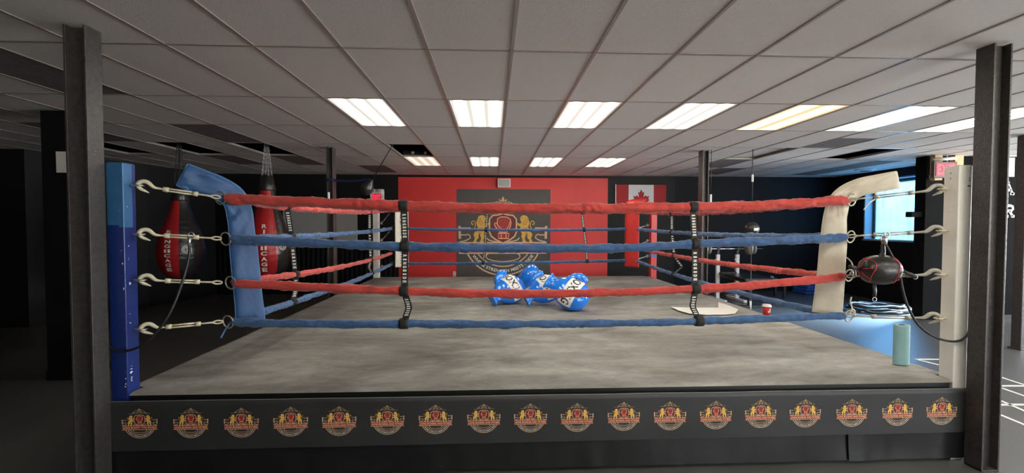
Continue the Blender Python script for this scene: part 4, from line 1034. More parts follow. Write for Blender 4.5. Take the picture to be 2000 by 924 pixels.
# ================================================================== heavy bags
def heavy_bag(cx, cy, z_bot, z_neck, z_top, rad, label, front_ang, lettering_ang, badge_ang, chain_mat):
    """teardrop bag of red, black and navy panels hung on chains from a gap in the ceiling"""
    t = thing('heavy_bag', label, 'punching bag', (cx, cy, z_bot), 'teardrop heavy bags'); o = t.location.copy()
    h = z_neck - z_bot
    base = [(0, 0), (0.30, 0.006), (0.62, 0.045), (0.86, 0.13), (0.97, 0.24), (1.0, 0.34), (0.97, 0.44), (0.88, 0.55), (0.74, 0.66), (0.58, 0.77), (0.45, 0.87), (0.38, 0.95), (0.36, 1.0)]
    pr = [p for p in smooth_path([(r * rad, 0, z * h) for r, z in base], 0.025)]
    n = 48
    def mf(i, j):
        a = (j + 0.5) / n * 360; d = (a - front_ang) % 360
        return M_bag_red if d < 84 else (M_bag_black if d < 156 else M_bag_blue)
    k = MB(); vs = []
    for i, p in enumerate(pr):
        for j in range(n):
            a = 2 * math.pi * j / n; r = p.x * (1 + 0.012 * math.sin(i * 1.9 + 6 * noise.noise(Vector((j * .5, 0, cx)))) * (1 if 0.1 < p.z / h < 0.95 else 0))
            vs.append((cx + r * math.cos(a), cy + r * math.sin(a), z_bot + p.z))
    by = {}
    for i in range(len(pr) - 1):
        for j in range(n): by.setdefault(mf(i, j), []).append((i * n + j, i * n + (j + 1) % n, (i + 1) * n + (j + 1) % n, (i + 1) * n + j))
    off = len(k.v); k.v += [tuple(v) for v in vs]
    for mm, fl_ in by.items():
        q = k.mi(mm)
        for f in fl_: k.f.append(f); k.fm.append(q); k.fs.append(True)
    def surf(ang, z, lift=0.004):
        zz = (z - z_bot); i = min(range(len(pr)), key=lambda q: abs(pr[q].z - zz) + (100 if pr[q].x < 0.02 else 0)); r = pr[i].x + lift
        a = math.radians(ang); return Vector((cx + r * math.cos(a), cy + r * math.sin(a), z))
    word = 'RINGIICAGE'; zt, zb = z_bot + 0.63 * h, z_bot + 0.10 * h; stp = (zt - zb) / 9
    chars = ['R', 'I', 'N', 'G', 'II', 'C', 'A', 'G', 'E']
    for q, ch in enumerate(chars):
        zc = zt - (q + 0.5) * stp
        k.text(ch, M_letter, lambda x, y, hh, zc=zc: surf(lettering_ang + math.degrees(x / rad), zc + y, 0.012), 0, 0, stp * 0.72, width=0.085 if ch != 'I' else 0.025, off=0.03)
    for rr in (0.062, 0.040):
        k.stroke([(rr * math.cos(2 * math.pi * i / 24), rr * math.sin(2 * math.pi * i / 24)) for i in range(24)], 0.010, M_letter, lambda x, y, hh: surf(badge_ang + math.degrees(x / rad), z_bot + 0.38 * h + y, 0.012), closed=True)
    k.text('S', M_letter, lambda x, y, hh: surf(badge_ang + math.degrees(x / rad), z_bot + 0.38 * h + y, 0.012), 0, 0, 0.05)
    k.build('bag_body', t, o)
    k = MB(); rn = pr[-1].x
    k.lathe([(rn + 0.004, 0), (rn + 0.012, 0.02), (rn * 0.95, 0.12), (rn * 0.75, 0.24), (rn * 0.55, 0.27), (0, 0.275)], M_bag_black, (cx, cy, z_neck - 0.01), n=24); k.build('collar', t, o)
    zc0 = z_neck + 0.26
    for s in range(4):
        a = math.radians(45 + 90 * s); k = MB()
        p, q = Vector((cx + 0.075 * math.cos(a), cy + 0.075 * math.sin(a), zc0 - 0.05)), Vector((cx, cy, z_top - 0.22))
        L = (q - p).length; m_ = int(L / 0.034)
        for u in range(m_):
            c = p.lerp(q, (u + 0.5) / m_); d = (q - p).normalized(); sd = d.orthogonal().normalized() if u % 2 else d.cross(d.orthogonal()).normalized()
            k.tube([c + d * (0.023 * math.cos(v)) + sd * (0.011 * math.sin(v)) for v in [i * math.pi / 4 for i in range(8)]], 0.0042, chain_mat, n=5, closed=True)
        k.build('chain', t, o)
    k = MB(); k.tube([(cx, cy, z_top - 0.23), (cx, cy, z_top)], 0.012, chain_mat, n=8); k.torus((cx, cy, z_top - 0.23), 0.022, 0.007, chain_mat, n=14, k=6); k.build('swivel', t, o)
    return t
c1 = at(354, 500, 7.25); c2 = at(524, 500, 7.3)
heavy_bag(c1.x, 7.25, at(352, 543, 7.25).z, at(352, 392, 7.25).z, 3.6, 0.33, 'teardrop punching bag hanging beside the dark blue corner post', 213, 274, 318, M_iron)
heavy_bag(c2.x, 7.3, at(524, 546, 7.3).z, at(524, 372, 7.3).z, 3.6, 0.33, 'teardrop punching bag on bright chains behind the blue corner pad', 238, 287, 336, M_zinc)
# black bag with a cord pulled aside near the lit exit sign
sb = at(719, 365, 7.0)
t = thing('speed_bag', 'small black speed bag pulled aside above the exit sign by a blue strap', 'speed bag', sb); o = t.location.copy()
k = MB(); top = Vector((gx(0) + 0.1, 6.86, 3.6)); edge = Vector((gx(0) + 0.1, 6.87, 3.03)); tie = sb + Vector((0.03, 0, 0.12))
M_ = Matrix.Translation(sb) @ (edge - sb).to_track_quat('Z', 'Y').to_matrix().to_4x4()
k.lathe([(0, -0.15), (0.05, -0.14), (0.088, -0.10), (0.10, -0.05), (0.092, 0.0), (0.06, 0.06), (0.03, 0.10), (0.022, 0.13), (0, 0.135)], M_bag_black, n=20, M=M_); k.build('bag_body', t, o)
k = MB(); k.tube([sb + (edge - sb).normalized() * 0.13, edge, top], 0.008, M_rubber, n=7); k.build('cord', t, o)
k = MB(); cp = Vector((-2.597, 7.13, at(650, 352, 7.1).z)); st_ = smooth_path([cp + Vector((-0.0, 0, 0)), cp.lerp(tie, 0.5) + Vector((0, 0, -0.02)), tie], 0.02)
k.tube(st_, 0.016, mat('navy_strap', (0.01, 0.015, 0.09), 0.7, var=0.2), n=8, flat=0.5)
for z in (-0.012, 0.012): k.tube([(-2.725, 7.035, cp.z + z), (-2.59, 7.035, cp.z + z), (-2.59, 7.215, cp.z + z), (-2.725, 7.215, cp.z + z)], 0.010, MATS['navy_strap'], n=6, closed=True)
k.build('strap', t, o)

# double-end ball by the right side, cords to ceiling and floor
bp = at(1468, 447, 6.96)
t = thing('double_end_ball', 'black ball on cords hanging between ceiling and floor by the dark back wall', 'punching ball', bp); o = t.location.copy()
k = MB(); k.lathe([(0.0, -0.118), (0.05, -0.107), (0.09, -0.075), (0.115, -0.03), (0.118, 0.01), (0.105, 0.055), (0.075, 0.092), (0.03, 0.114), (0, 0.118)], M_bag_black, bp, n=28)
k.box((bp.x - 0.035, bp.y - 0.122, bp.z - 0.03), (bp.x + 0.035, bp.y - 0.117, bp.z + 0.015), M_letter); k.build('ball', t, o)
k = MB(); k.tube([bp + Vector((0, 0, 0.115)), Vector((bp.x, bp.y, 3.6))], 0.007, M_rubber, n=6); k.build('upper_cord', t, o)
cz = at(1468, 348, 6.96).z; k = MB(); k.tube([(bp.x, bp.y, cz - 0.06), (bp.x, bp.y, cz + 0.06)], 0.018, M_white, n=8); k.build('cord_clip', t, o)
k = MB(); k.tube([bp - Vector((0, 0, 0.115)), Vector((bp.x, bp.y, 0.02))], 0.007, M_rubber, n=6); k.build('lower_cord', t, o)
cz = at(1468, 597, 6.96).z; k = MB(); k.tube([(bp.x, bp.y, cz - 0.06), (bp.x, bp.y, cz + 0.08)], 0.016, M_white, n=8); k.build('cord_clip', t, o)
# cords with white clips hanging by the thin columns
for px_, py_, lab in ((1374, 388, 'thin cord with white clip beside the thin black column near the flag'), (642, 384, 'thin cord with white clip beside the thin black column near the grey panel')):
    p = at(px_, py_, 7.02 if px_ > 1000 else 6.98)
    if px_ > 1000: p.x = max(p.x, 3.66)
    t = thing('clip_line', lab, 'cord', (p.x, p.y, ZC), 'cords with white clips'); o = t.location.copy()
    k = MB(); k.tube([(p.x, p.y, ZC - 0.002), (p.x, p.y, p.z + 0.05)], 0.005, M_rubber, n=6); k.build('cord', t, o)
    k = MB(); k.tube([(p.x, p.y, p.z - 0.09), (p.x, p.y, p.z + 0.07)], 0.018, M_white, n=8); k.build('clip', t, o)

# double-end bag hooked on the white post's turnbuckles
YD = 3.12
bc = at(1719, 527, YD)
t = thing('double_end_bag', 'black and red double-end bag hooked on the turnbuckle by the white post', 'punching bag', bc); o = t.location.copy()
Mx = Matrix.Translation(bc) @ Matrix.Rotation(R(90), 4, 'Y') @ Matrix.Rotation(R(12), 4, 'X')
rx = (at(1756, 527, YD).x - at(1684, 527, YD).x) / 2; rz = (at(1719, 501, YD).z - at(1719, 554, YD).z) / 2 * 1.06
k = MB(); pr = [(0, -0.92), (0.38, -0.89), (0.72, -0.74), (0.94, -0.42), (1.02, -0.02), (0.97, 0.36), (0.78, 0.64), (0.48, 0.84), (0.18, 0.94), (0, 0.96)]
pr = [(max(0, p.x), p.z) for p in smooth_path([(a * rz, 0, b * rx) for a, b in pr], 0.01)]
k.lathe(pr, M_bag_black, n=32, M=Mx)
def on_bag(u, ang, lift=0.0015):
    u = max(0.02, min(0.98, u)); q = u * (len(pr) - 1); i = min(int(q), len(pr) - 2); f = q - i
    r = lerp(pr[i][0], pr[i + 1][0], f) + lift; z = lerp(pr[i][1], pr[i + 1][1], f)
    return Mx @ Vector((r * math.cos(ang), r * math.sin(ang), z))
for u in (0.28, 0.66): k.tube([on_bag(u + 0.035 * math.cos(3 * a_), a_) for a_ in [2 * math.pi * i / 40 for i in range(40)]], 0.0028, M_red_pad, n=6, closed=True)
for q in range(6):
    a_ = 2 * math.pi * q / 6 + 0.3
    for (u0, u1) in ((0.03, 0.26), (0.68, 0.97)): k.tube([on_bag(lerp(u0, u1, i / 10), a_) for i in range(11)], 0.0026, M_red_pad, n=6)
k.build('bag_body', t, o)
k = MB(); tipL = Mx @ Vector((0, 0, -rx * 0.91)); tipR = Mx @ Vector((0, 0, rx * 0.95)); hk = at(1725, 466, YD)
k.tube(smooth_path([hk + Vector((0, 0, -0.05)), hk + Vector((0.006, 0, -0.11)), bc + Vector((0.01, -0.01, rz))], 0.01), 0.012, M_rubber, n=8); k.tube(smooth_path([hk + Vector((-0.008, 0, -0.05)), hk + Vector((-0.012, 0, -0.12)), bc + Vector((-0.02, -0.01, rz))], 0.01), 0.009, M_rubber, n=8); k.build('strap_top', t, o)
k = MB(); k.tube([hk + Vector((0, 0, 0.02)), hk + Vector((0, 0, -0.05))], 0.010, M_zinc, n=8); k.torus(hk + Vector((0, 0, 0.0)), 0.022, 0.005, M_zinc, n=16, k=6); k.build('snap_hook', t, o)
k = MB(); lo = at(1707, 553, YD); k.tube([lo, at(1709, 570, YD), at(1708, 580, YD)], 0.014, M_rubber, n=8, flat=0.6); k.torus(at(1708, 585, YD), 0.016, 0.003, M_zinc, n=14, k=5); k.build('strap_bottom', t, o)
k = MB(); p_ = at(1660, 521, YD); k.tube([tipL, tipL.lerp(p_, 0.5), p_], [0.012, 0.016, 0.017], M_rubber, n=8); k.build('loop_left', t, o)
k = MB(); p_ = at(1788, 541, YD - 0.03); k.tube([tipR, tipR.lerp(p_, 0.6), p_], [0.012, 0.014, 0.016], M_rubber, n=8); k.torus(p_, 0.017, 0.0035, M_zinc, n=14, k=5); k.build('loop_right', t, o)
# elastic cords looped behind the front posts
def bungee(pix, Y0s, label, hook_at):
    pts = [at(x, y, Y) for (x, y), Y in zip(pix, Y0s)]
    t = thing('elastic_cord', label, 'elastic cord', pts[0], 'black elastic cords looped round the front posts'); o = pts[0]
    k = MB(); k.tube(smooth_path(pts, 0.015), 0.0085, M_rubber, n=8); k.build('cord', t, o)
    k = MB(); h = pts[0]; k.tube([h + Vector((0, 0, -0.01)), h + Vector((0, 0, 0.055))], 0.011, M_zinc, n=8); k.torus(h + Vector((0.012, 0, 0.07)), 0.02, 0.0045, M_zinc, n=16, k=6); k.build('snap_hook', t, o)
bungee([(370, 478), (369, 500), (358, 545), (335, 605), (305, 650), (275, 676), (245, 686), (222, 683), (207, 668), (205, 655)], [3.14, 3.13, 3.08, 3.0, 2.96, 2.95, 2.945, 2.955, 2.965, 3.03], 'black elastic cord looped from the cream turnbuckles round the dark blue post', None)
bungee([(1729, 476), (1737, 490), (1756, 530), (1764, 570), (1776, 605), (1797, 638), (1830, 660), (1865, 667), (1888, 657), (1900, 628)], [3.10, 3.08, 3.05, 3.02, 2.99, 2.965, 2.955, 2.952, 2.96, 3.03], 'black elastic cord looped from the turnbuckles round the white front post', None)

# ================================================================== things on the canvas
def glove(base, yaw, pitch, roll, scale, label, word=True):
    """inflated vinyl boxing glove: mitt, thumb, flared cuff, white printed band"""
    M_ = Matrix.Translation(base) @ Matrix.Rotation(yaw, 4, 'Z') @ Matrix.Rotation(pitch, 4, 'Y') @ Matrix.Rotation(roll, 4, 'X') @ Matrix.Scale(scale, 4)
    t = thing('inflatable_glove', label, 'inflatable boxing glove', base, 'blue inflatable boxing gloves'); o = t.location.copy()
    pr = [(0.012, -0.30), (0.115, -0.295), (0.10, -0.27), (0.075, -0.235), (0.082, -0.20), (0.125, -0.15), (0.165, -0.07), (0.185, 0.02), (0.182, 0.10), (0.155, 0.18), (0.105, 0.235), (0.05, 0.258), (0.0, 0.265)]
    prs = [(max(0, p.x), p.z) for p in smooth_path([(a, 0, b) for a, b in pr], 0.02)]
    n = 32
    def sp(u, a, lift=0.0):
        q = u * (len(prs) - 1); i = min(int(q), len(prs) - 2); f = q - i
        r = lerp(prs[i][0], prs[i + 1][0], f); z = lerp(prs[i][1], prs[i + 1][1], f)
        bodyf = max(0, min(1, (z + 0.2) / 0.1))
        pk = 0.05 * math.sin(a * 9 + 2) * math.exp(-((z + 0.2) / 0.05) ** 2) + 0.035 * noise.noise(Vector((math.cos(a) * 1.5, math.sin(a) * 1.5, z * 6)))
        r = r * (1 + pk) + lift
        x = z + 0.0; yy = r * math.cos(a) * (1.0 if bodyf < 0.01 else lerp(1, 1.08, bodyf)); zz = r * math.sin(a) * lerp(0.45 if bodyf < 0.01 else 0.6, 0.74, bodyf)
        return M_ @ Vector((x, yy, zz))
    k = MB(); K = len(prs); vs = [sp(i / (K - 1), 2 * math.pi * j / n) for i in range(K) for j in range(n)]
    fs = [(i * n + j, i * n + (j + 1) % n, (i + 1) * n + (j + 1) % n, (i + 1) * n + j) for i in range(K - 1) for j in range(n)]
    k.add(vs, fs, M_inflate, True); k.build('mitt', t, o)
    k = MB(); tp = smooth_path([(-0.09, 0.13, 0.0), (-0.02, 0.20, 0.01), (0.06, 0.235, 0.02), (0.12, 0.215, 0.02)], 0.02); nn = len(tp)
    k.tube([M_ @ p for p in tp], [scale * 0.068 * math.sin(math.pi * (0.12 + 0.80 * i / (nn - 1))) ** 0.6 for i in range(nn)], M_inflate, n=14); k.build('thumb', t, o)
    if word:
        k = MB(); u0, u1, a0, a1 = 0.52, 0.74, R(18), R(162); vs = []; na, nu = 24, 8
        for i in range(nu + 1):
            for j in range(na + 1): vs.append(sp(lerp(u0, u1, i / nu), lerp(a0, a1, j / na), 0.0045))
        k.add(vs, [(i * (na + 1) + j, i * (na + 1) + j + 1, (i + 1) * (na + 1) + j + 1, (i + 1) * (na + 1) + j) for i in range(nu) for j in range(na)], M_white, True)
        k.text('BOXING', M_web, lambda x, y, h: sp((u0 + u1) / 2 + y, math.pi / 2 + x, 0.0062), 0, 0, (u1 - u0) * 0.62, width=(a1 - a0) * 0.88, off=0.02)
        k.build('printed_band', t, o)
    return t
gp = lambda px_, py_: atz(px_, py_, ZD + 0.005)
def settle(t):
    """lower or lift a glove so that its lowest point touches the canvas"""
    bpy.context.view_layer.update()
    lo = min((c.matrix_world @ v.co).z for c in t.children for v in c.data.vertices)
    t.location.z += ZD + 0.004 - lo
b_ = gp(992, 592); settle(glove(b_ + Vector((0, 0, 0.20)), R(38), R(-16), R(52), 1.08, 'blue inflatable glove at the end of the pile nearest the exit sign side'))
b_ = gp(1030, 580); settle(glove(b_ + Vector((0, 0.2, 0.3)), R(-20), R(-52), R(20), 1.0, 'blue inflatable glove standing up behind the others in the pile', word=False))
b_ = gp(1062, 594); settle(glove(b_ + Vector((0, 0.0, 0.18)), R(14), R(-22), R(48), 1.05, 'blue inflatable glove in the middle of the pile, white band facing up'))
b_ = gp(1110, 604); settle(glove(b_ + Vector((0, 0, 0.2)), R(-28), R(26), R(50), 1.12, 'largest looking blue inflatable glove, nearest the camera in the pile'))
# white card
k = MB(); pix = [(1311, 600), (1322, 600), (1360, 600), (1403, 600), (1403, 590), (1422, 596), (1442, 604), (1436, 611), (1420, 613), (1380, 614), (1345, 612), (1326, 607)]
pl = [atz(x, y, ZD + 0.02) for x, y in pix]
cen = sum((p for p in pl), Vector()) / len(pl)
zc_ = lambda p: ZD + 0.011 + 0.05 * max(0, (cen.x - 0.25 - p.x)) + 0.02 * max(0, p.x - cen.x - 0.2)
tri = tessellate_polygon([[Vector((p.x, p.y, 0)) for p in pl]]); n = len(pl)
vs = [(p.x, p.y, zc_(p)) for p in pl] + [(p.x, p.y, zc_(p) + 0.004) for p in pl]
fs = [tuple(reversed(t_)) for t_ in tri] + [tuple(i + n for i in t_) for t_ in tri] + [(i, (i + 1) % n, (i + 1) % n + n, i + n) for i in range(n)]
k.add(vs, fs, M_paper)
for q in range(3):
    a_, b2 = cen + Vector((-0.30 + 0.13 * q, 0.10, 0)), cen + Vector((-0.16 + 0.13 * q, -0.12, 0))
    k.tube([(a_.x, a_.y, zc_(a_) + 0.0045), (b2.x, b2.y, zc_(b2) + 0.0045)], 0.0025, M_panel, n=4)
tag(k.build('white_card', None, (cen.x, cen.y, ZD + 0.011)), 'flat white cut card lying on the canvas behind the lettered strap', 'card')
# coffee cup
c = atz(1497, 617, ZD + 0.004)
t = thing('paper_cup', 'red paper coffee cup with a white lid on the canvas', 'cup', (c.x, c.y, ZD)); o = t.location.copy()
k = MB(); k.lathe([(0, 0), (0.036, 0), (0.050, 0.115), (0, 0.115)], M_cup, (c.x, c.y, ZD + 0.008), n=24); k.box((c.x - 0.012, c.y - 0.0475, ZD + 0.055), (c.x + 0.016, c.y - 0.040, ZD + 0.070), M_white, 0.002); k.build('cup_body', t, o)
k = MB(); k.lathe([(0.050, 0), (0.056, 0.002), (0.056, 0.012), (0.050, 0.014), (0.047, 0.028), (0.040, 0.030), (0, 0.029)], M_white, (c.x, c.y, ZD + 0.121), n=24); k.build('lid', t, o)
# teal paper roll
c = atz(1771, 716, ZD + 0.004); wR = (at(1786, 716, c.y).x - at(1757, 716, c.y).x) / 2; hR = at(1771, 638, c.y).z - ZD
t = thing('paper_towel_roll', 'flattened teal paper towel roll standing on the canvas', 'paper roll', (c.x, c.y + 0.05, ZD)); o = t.location.copy()
k = MB(); k.lathe([(0.3, 0.004), (0.98, 0.004), (1.0, 0.012), (1.0, hR - 0.008), (0.96, hR), (0.42, hR), (0.40, hR - 0.02), (0.0, hR - 0.03)], M_teal, (c.x, c.y + 0.05, ZD + 0.004), n=32, sx=wR, sy=wR * 0.62); k.build('paper', t, o)
k = MB(); k.lathe([(0.40, hR - 0.1), (0.40, hR + 0.001), (0.30, hR + 0.001), (0.30, hR - 0.1)], M_dark_wood, (c.x, c.y + 0.05, ZD + 0.004), n=24, sx=wR, sy=wR * 0.62); k.build('cardboard_core', t, o)

# ================================================================== on the walls
# flag
YF_ = YB_WALL - 0.03
fx0, fx1 = at(1203, 400, YF_).x, at(1301, 400, YF_).x; fz1 = at(1250, 361, YF_).z; fw_ = fx1 - fx0; fh = fw_ * 0.52; fz0 = fz1 - fh
t = thing('hanging_flag', 'red and white maple leaf flag hung on the dark back wall', 'flag', ((fx0 + fx1) / 2, YF_, fz0)); o = t.location.copy()
k = MB(); fy = lambda x, z: YF_ + 0.012 * math.sin(x * 9) * (fz1 - z) / fh - 0.0
for a_, b2, mm in ((0, 0.25, M_flag_red), (0.25, 0.75, M_flag_white), (0.75, 1.0, M_flag_red)):
    n = 12; vs = []
    for i in range(n + 1):
        x = fx0 + fw_ * lerp(a_, b2, i / n)
        for j in range(9):
            z = lerp(fz1, fz0, j / 8); vs.append((x, fy(x, z), z))
    k.add(vs, [(i * 9 + j, i * 9 + j + 1, (i + 1) * 9 + j + 1, (i + 1) * 9 + j) for i in range(n) for j in range(8)], mm, True)
half = [(0, 1.0), (0.10, 0.80), (0.20, 0.85), (0.14, 0.50), (0.30, 0.66), (0.34, 0.56), (0.52, 0.60), (0.45, 0.42), (0.54, 0.36), (0.24, 0.10), (0.28, 0.0), (0.03, 0.04), (0.03, -0.22)]
leaf = half + [(-x, y) for x, y in half[::-1] if x > 0]
cxf, czf = (fx0 + fx1) / 2, fz1 - fh * 0.55; q = fh * 0.62
k.poly([(x * q * 0.95, (y - 0.39) * q) for x, y in leaf], M_flag_red, lambda x, y, h: (cxf + x, fy(cxf + x, czf + y) - 0.004, czf + y)); k.build('cloth', t, o)
k = MB(); k.tube([(fx0 - 0.01, YF_, fz0 - 0.02), (fx0 - 0.01, YF_, fz1 + 0.015)], 0.014, M_white, n=8); k.build('hoist_sleeve', t, o)
# speaker
a_ = at(972, 366, YB_WALL - 0.16); b2 = at(997, 349, YB_WALL - 0.16)
t = thing('wall_speaker', 'small white speaker high on the red wall above the mural', 'speaker', ((a_.x + b2.x) / 2, YB_WALL - 0.09, a_.z)); o = t.location.copy()
k = MB(); k.box((a_.x, YB_WALL - 0.16, a_.z), (b2.x, YB_WALL - 0.02, b2.z), M_white, 0.012); k.build('cabinet', t, o)
k = MB(); k.box((a_.x + 0.02, YB_WALL - 0.166, a_.z + 0.02), (b2.x - 0.02, YB_WALL - 0.158, b2.z - 0.02), M_panel, 0.004); k.torus(((a_.x * .4 + b2.x * .6), YB_WALL - 0.167, (a_.z + b2.z) / 2), 0.06, 0.004, M_panel, n=20, k=5); k.build('grille', t, o)
k = MB(); k.box(((a_.x + b2.x) / 2 - 0.02, YB_WALL - 0.03, a_.z + 0.05), ((a_.x + b2.x) / 2 + 0.02, YB_WALL - 0.001, b2.z - 0.05), M_iron); k.build('bracket', t, o)
# outlet
p = at(887.5, 535, YB_WALL - 0.01)
t = thing('wall_outlet', 'small cream power outlet low on the red wall beside the mural', 'outlet', p); o = t.location.copy()
k = MB(); k.box((p.x - 0.035, YB_WALL - 0.012, p.z - 0.06), (p.x + 0.035, YB_WALL - 0.001, p.z + 0.06), M_white, 0.004); k.build('plate', t, o)
for s in (-1, 1):
    k = MB(); k.box((p.x - 0.018, YB_WALL - 0.015, p.z + s * 0.028 - 0.016), (p.x + 0.018, YB_WALL - 0.011, p.z + s * 0.028 + 0.016), M_panel, 0.003); k.build('socket', t, o)
# grey wall panel
a_, b2 = at(553, 474, YB_WALL - 0.05), at(697, 404, YB_WALL - 0.05)
t = thing('grey_wall_panel', 'wide pale grey panel on the dark wall behind the left ropes', 'wall panel', ((a_.x + b2.x) / 2, YB_WALL - 0.03, a_.z)); o = t.location.copy()
k = MB(); k.box((a_.x, YB_WALL - 0.05, a_.z), (b2.x, YB_WALL - 0.012, b2.z + 0.12), M_panel, 0.004); k.build('board', t, o)
k = MB(); k.box((a_.x - 0.02, YB_WALL - 0.055, a_.z - 0.03), (b2.x + 0.02, YB_WALL - 0.001, a_.z), M_edge, 0.004); k.build('ledge', t, o)
# exit sign with twin lamps on the back wall
a_, b2 = at(722, 393, 10.72), at(747, 369, 10.72); cxs = (a_.x + b2.x) / 2
t = thing('exit_sign', 'lit exit sign with twin emergency lamps on the dark back wall', 'exit sign', (cxs, 10.8, a_.z)); o = t.location.copy()
k = MB(); k.box((a_.x, 10.76, a_.z - 0.03), (b2.x, YB_WALL - 0.003, b2.z), M_white, 0.008); k.build('housing', t, o)
k = MB(); zf0, zf1 = a_.z - 0.005, lerp(a_.z, b2.z, 0.62); k.box((a_.x + 0.045, 10.752, zf0), (b2.x - 0.045, 10.762, zf1), M_exit_face); k.build('lit_face', t, o)
k = MB(); k.text('EXIT', M_exit_glow, lambda x, y, h: (cxs + x, 10.749, (zf0 + zf1) / 2 + y), 0, 0, (zf1 - zf0) * 0.72, width=(b2.x - a_.x) - 0.12, off=0.02); k.build('letters', t, o)
for s in (-1, 1):
    k = MB(); c = Vector((cxs + s * 0.08, 10.72, b2.z - 0.045)); M_ = Matrix.Translation(c) @ Matrix.Rotation(R(100), 4, 'X')
    k.lathe([(0, -0.045), (0.03, -0.04), (0.045, 0.0), (0.05, 0.03), (0.042, 0.034), (0, 0.028)], M_panel, n=18, M=M_); k.build('lamp_head', t, o)
# exit sign hung in front of the black wall at the right
YE = 7.2
a_, b2 = at(1824, 347, YE), at(1870, 316, YE); cxs = (a_.x + b2.x) / 2
t = thing('exit_sign', 'brown framed lit exit sign hanging beside the white front post', 'exit sign', (cxs, YE, a_.z)); o = t.location.copy()
k = MB(); k.box((a_.x, YE, a_.z), (b2.x, YE + 0.06, b2.z), M_dark_wood, 0.006); k.build('housing', t, o)
k = MB(); zf0, zf1 = a_.z + 0.03, b2.z - 0.02; k.box((a_.x + 0.03, YE - 0.006, zf0), (b2.x - 0.03, YE + 0.004, zf1), M_exit_dark); k.build('lit_face', t, o)
k = MB(); k.text('EXIT', M_exit_glow, lambda x, y, h: (cxs + x, YE - 0.009, (zf0 + zf1) / 2 + y), 0, 0, (zf1 - zf0) * 0.74, width=(b2.x - a_.x) - 0.10, off=0.02); k.build('letters', t, o)
k = MB(); k.tube([(a_.x - 0.03, YE - 0.01, b2.z + 0.03), (b2.x - 0.05, YE - 0.01, b2.z + 0.06)], 0.028, M_panel, n=10); k.tube([(a_.x + 0.26, YE + 0.02, b2.z - 0.01), (a_.x + 0.26, YE + 0.02, ZC)], 0.010, M_panel, n=8); k.build('hanger', t, o)
# bare studs
for i, (q0, q1, lab) in enumerate(((1826, 1841, 'darker bare wood stud beside the hanging exit sign'), (1865, 1882, 'bright bare wood stud between exit sign and black column'))):
    a_, b2 = at(q0, 330, 7.3), at(q1, 330, 7.3); z0 = at(1850, 352 if i == 0 else 345, 7.3).z
    t = thing('wood_stud', lab, 'wood stud', ((a_.x + b2.x) / 2, 7.34, z0), 'bare wood studs')
    k = MB(); k.box((a_.x, 7.3, z0), (b2.x, 7.39, ZC - 0.004), M_wood, 0.004); k.build('timber', t, t.location)
    k = MB(); k.box((a_.x - 0.01, 7.37, z0 + 0.04), (b2.x + 0.01, 7.395, z0 + 0.10), M_zinc, 0.002); k.tube([((a_.x + b2.x) / 2, 7.39, z0 + 0.07), ((a_.x + b2.x) / 2, SY + 0.001, z0 + 0.07)], 0.012, M_zinc, n=8); k.build('fixing_plate', t, t.location)
# paper and lettering on the black wall
a_, b2 = at(1960, 345, SY - 0.004), at(1982, 308, SY - 0.004)
k = MB(); k.box((a_.x, SY - 0.006, a_.z), (b2.x, SY - 0.001, b2.z), M_paper); tag(k.build('paper_sheet', None, (a_.x, SY - 0.004, a_.z)), 'white paper sheet on the black wall above the pale letters', 'paper')
k = MB()
def slab(pxc, pyt, pyb, strokes, wpx):
    c = at(pxc, (pyt + pyb) / 2, SY); h = at(pxc, pyt, SY).z - at(pxc, pyb, SY).z; w = at(pxc + wpx / 2, pyt, SY).x - at(pxc - wpx / 2, pyt, SY).x
    T = lambda x, y, hh: (c.x + (x - 0.5) * w, SY - 0.004, c.z + (y - 0.5) * h)
    for s in strokes: k.stroke(s, 0.20, M_letter, T)
slab(1969, 356, 380, [[(0.1, 0.0), (0.5, 1.0), (0.9, 0.0)], [(0.22, 0.36), (0.78, 0.36)], [(-0.05, 0.06), (0.32, 0.06)], [(0.68, 0.06), (1.05, 0.06)], [(0.25, 0.93), (0.6, 0.93)]], 22)
slab(2003, 356, 380, [[(0.95, 0.75), (0.8, 0.92), (0.5, 0.97), (0.2, 0.85), (0.08, 0.5), (0.2, 0.15), (0.5, 0.03), (0.8, 0.08), (0.95, 0.25)]], 22)
slab(1971, 400, 424, [[(0.22, 0.0), (0.22, 1.0)], [(0.0, 0.93), (0.6, 0.93), (0.82, 0.85), (0.85, 0.66), (0.7, 0.52), (0.2, 0.5)], [(0.5, 0.5), (0.85, 0.05)], [(0.0, 0.06), (0.42, 0.06)], [(0.7, 0.06), (1.0, 0.06)]], 20)
slab(2001, 400, 424, [[(0.22, 0.0), (0.22, 1.0)], [(0.0, 0.93), (0.95, 0.93)], [(0.2, 0.5), (0.75, 0.5)], [(0.0, 0.06), (0.95, 0.06)]], 20)
tag(k.build('wall_lettering', None, (at(1969, 424, SY).x, SY - 0.003, at(1969, 424, SY).z)), 'pale slab letters in two rows on the black wall', 'lettering')
# round vent in the ceiling
c = atz(1690, 331, ZC)
t = thing('ceiling_vent', 'round white vent in the ceiling corner towards the window', 'vent', (c.x, c.y, ZC)); o = t.location.copy()
k = MB(); k.lathe([(0.20, 0.0), (0.20, -0.012), (0.13, -0.035), (0.12, -0.03), (0.18, -0.005)], M_white, (c.x, c.y, ZC - 0.002), n=28); k.build('rim', t, o)
k = MB(); k.lathe([(0.0, -0.045), (0.10, -0.042), (0.105, -0.03), (0.0, -0.02)], M_iron, (c.x, c.y, ZC), n=24); k.build('deflector', t, o)

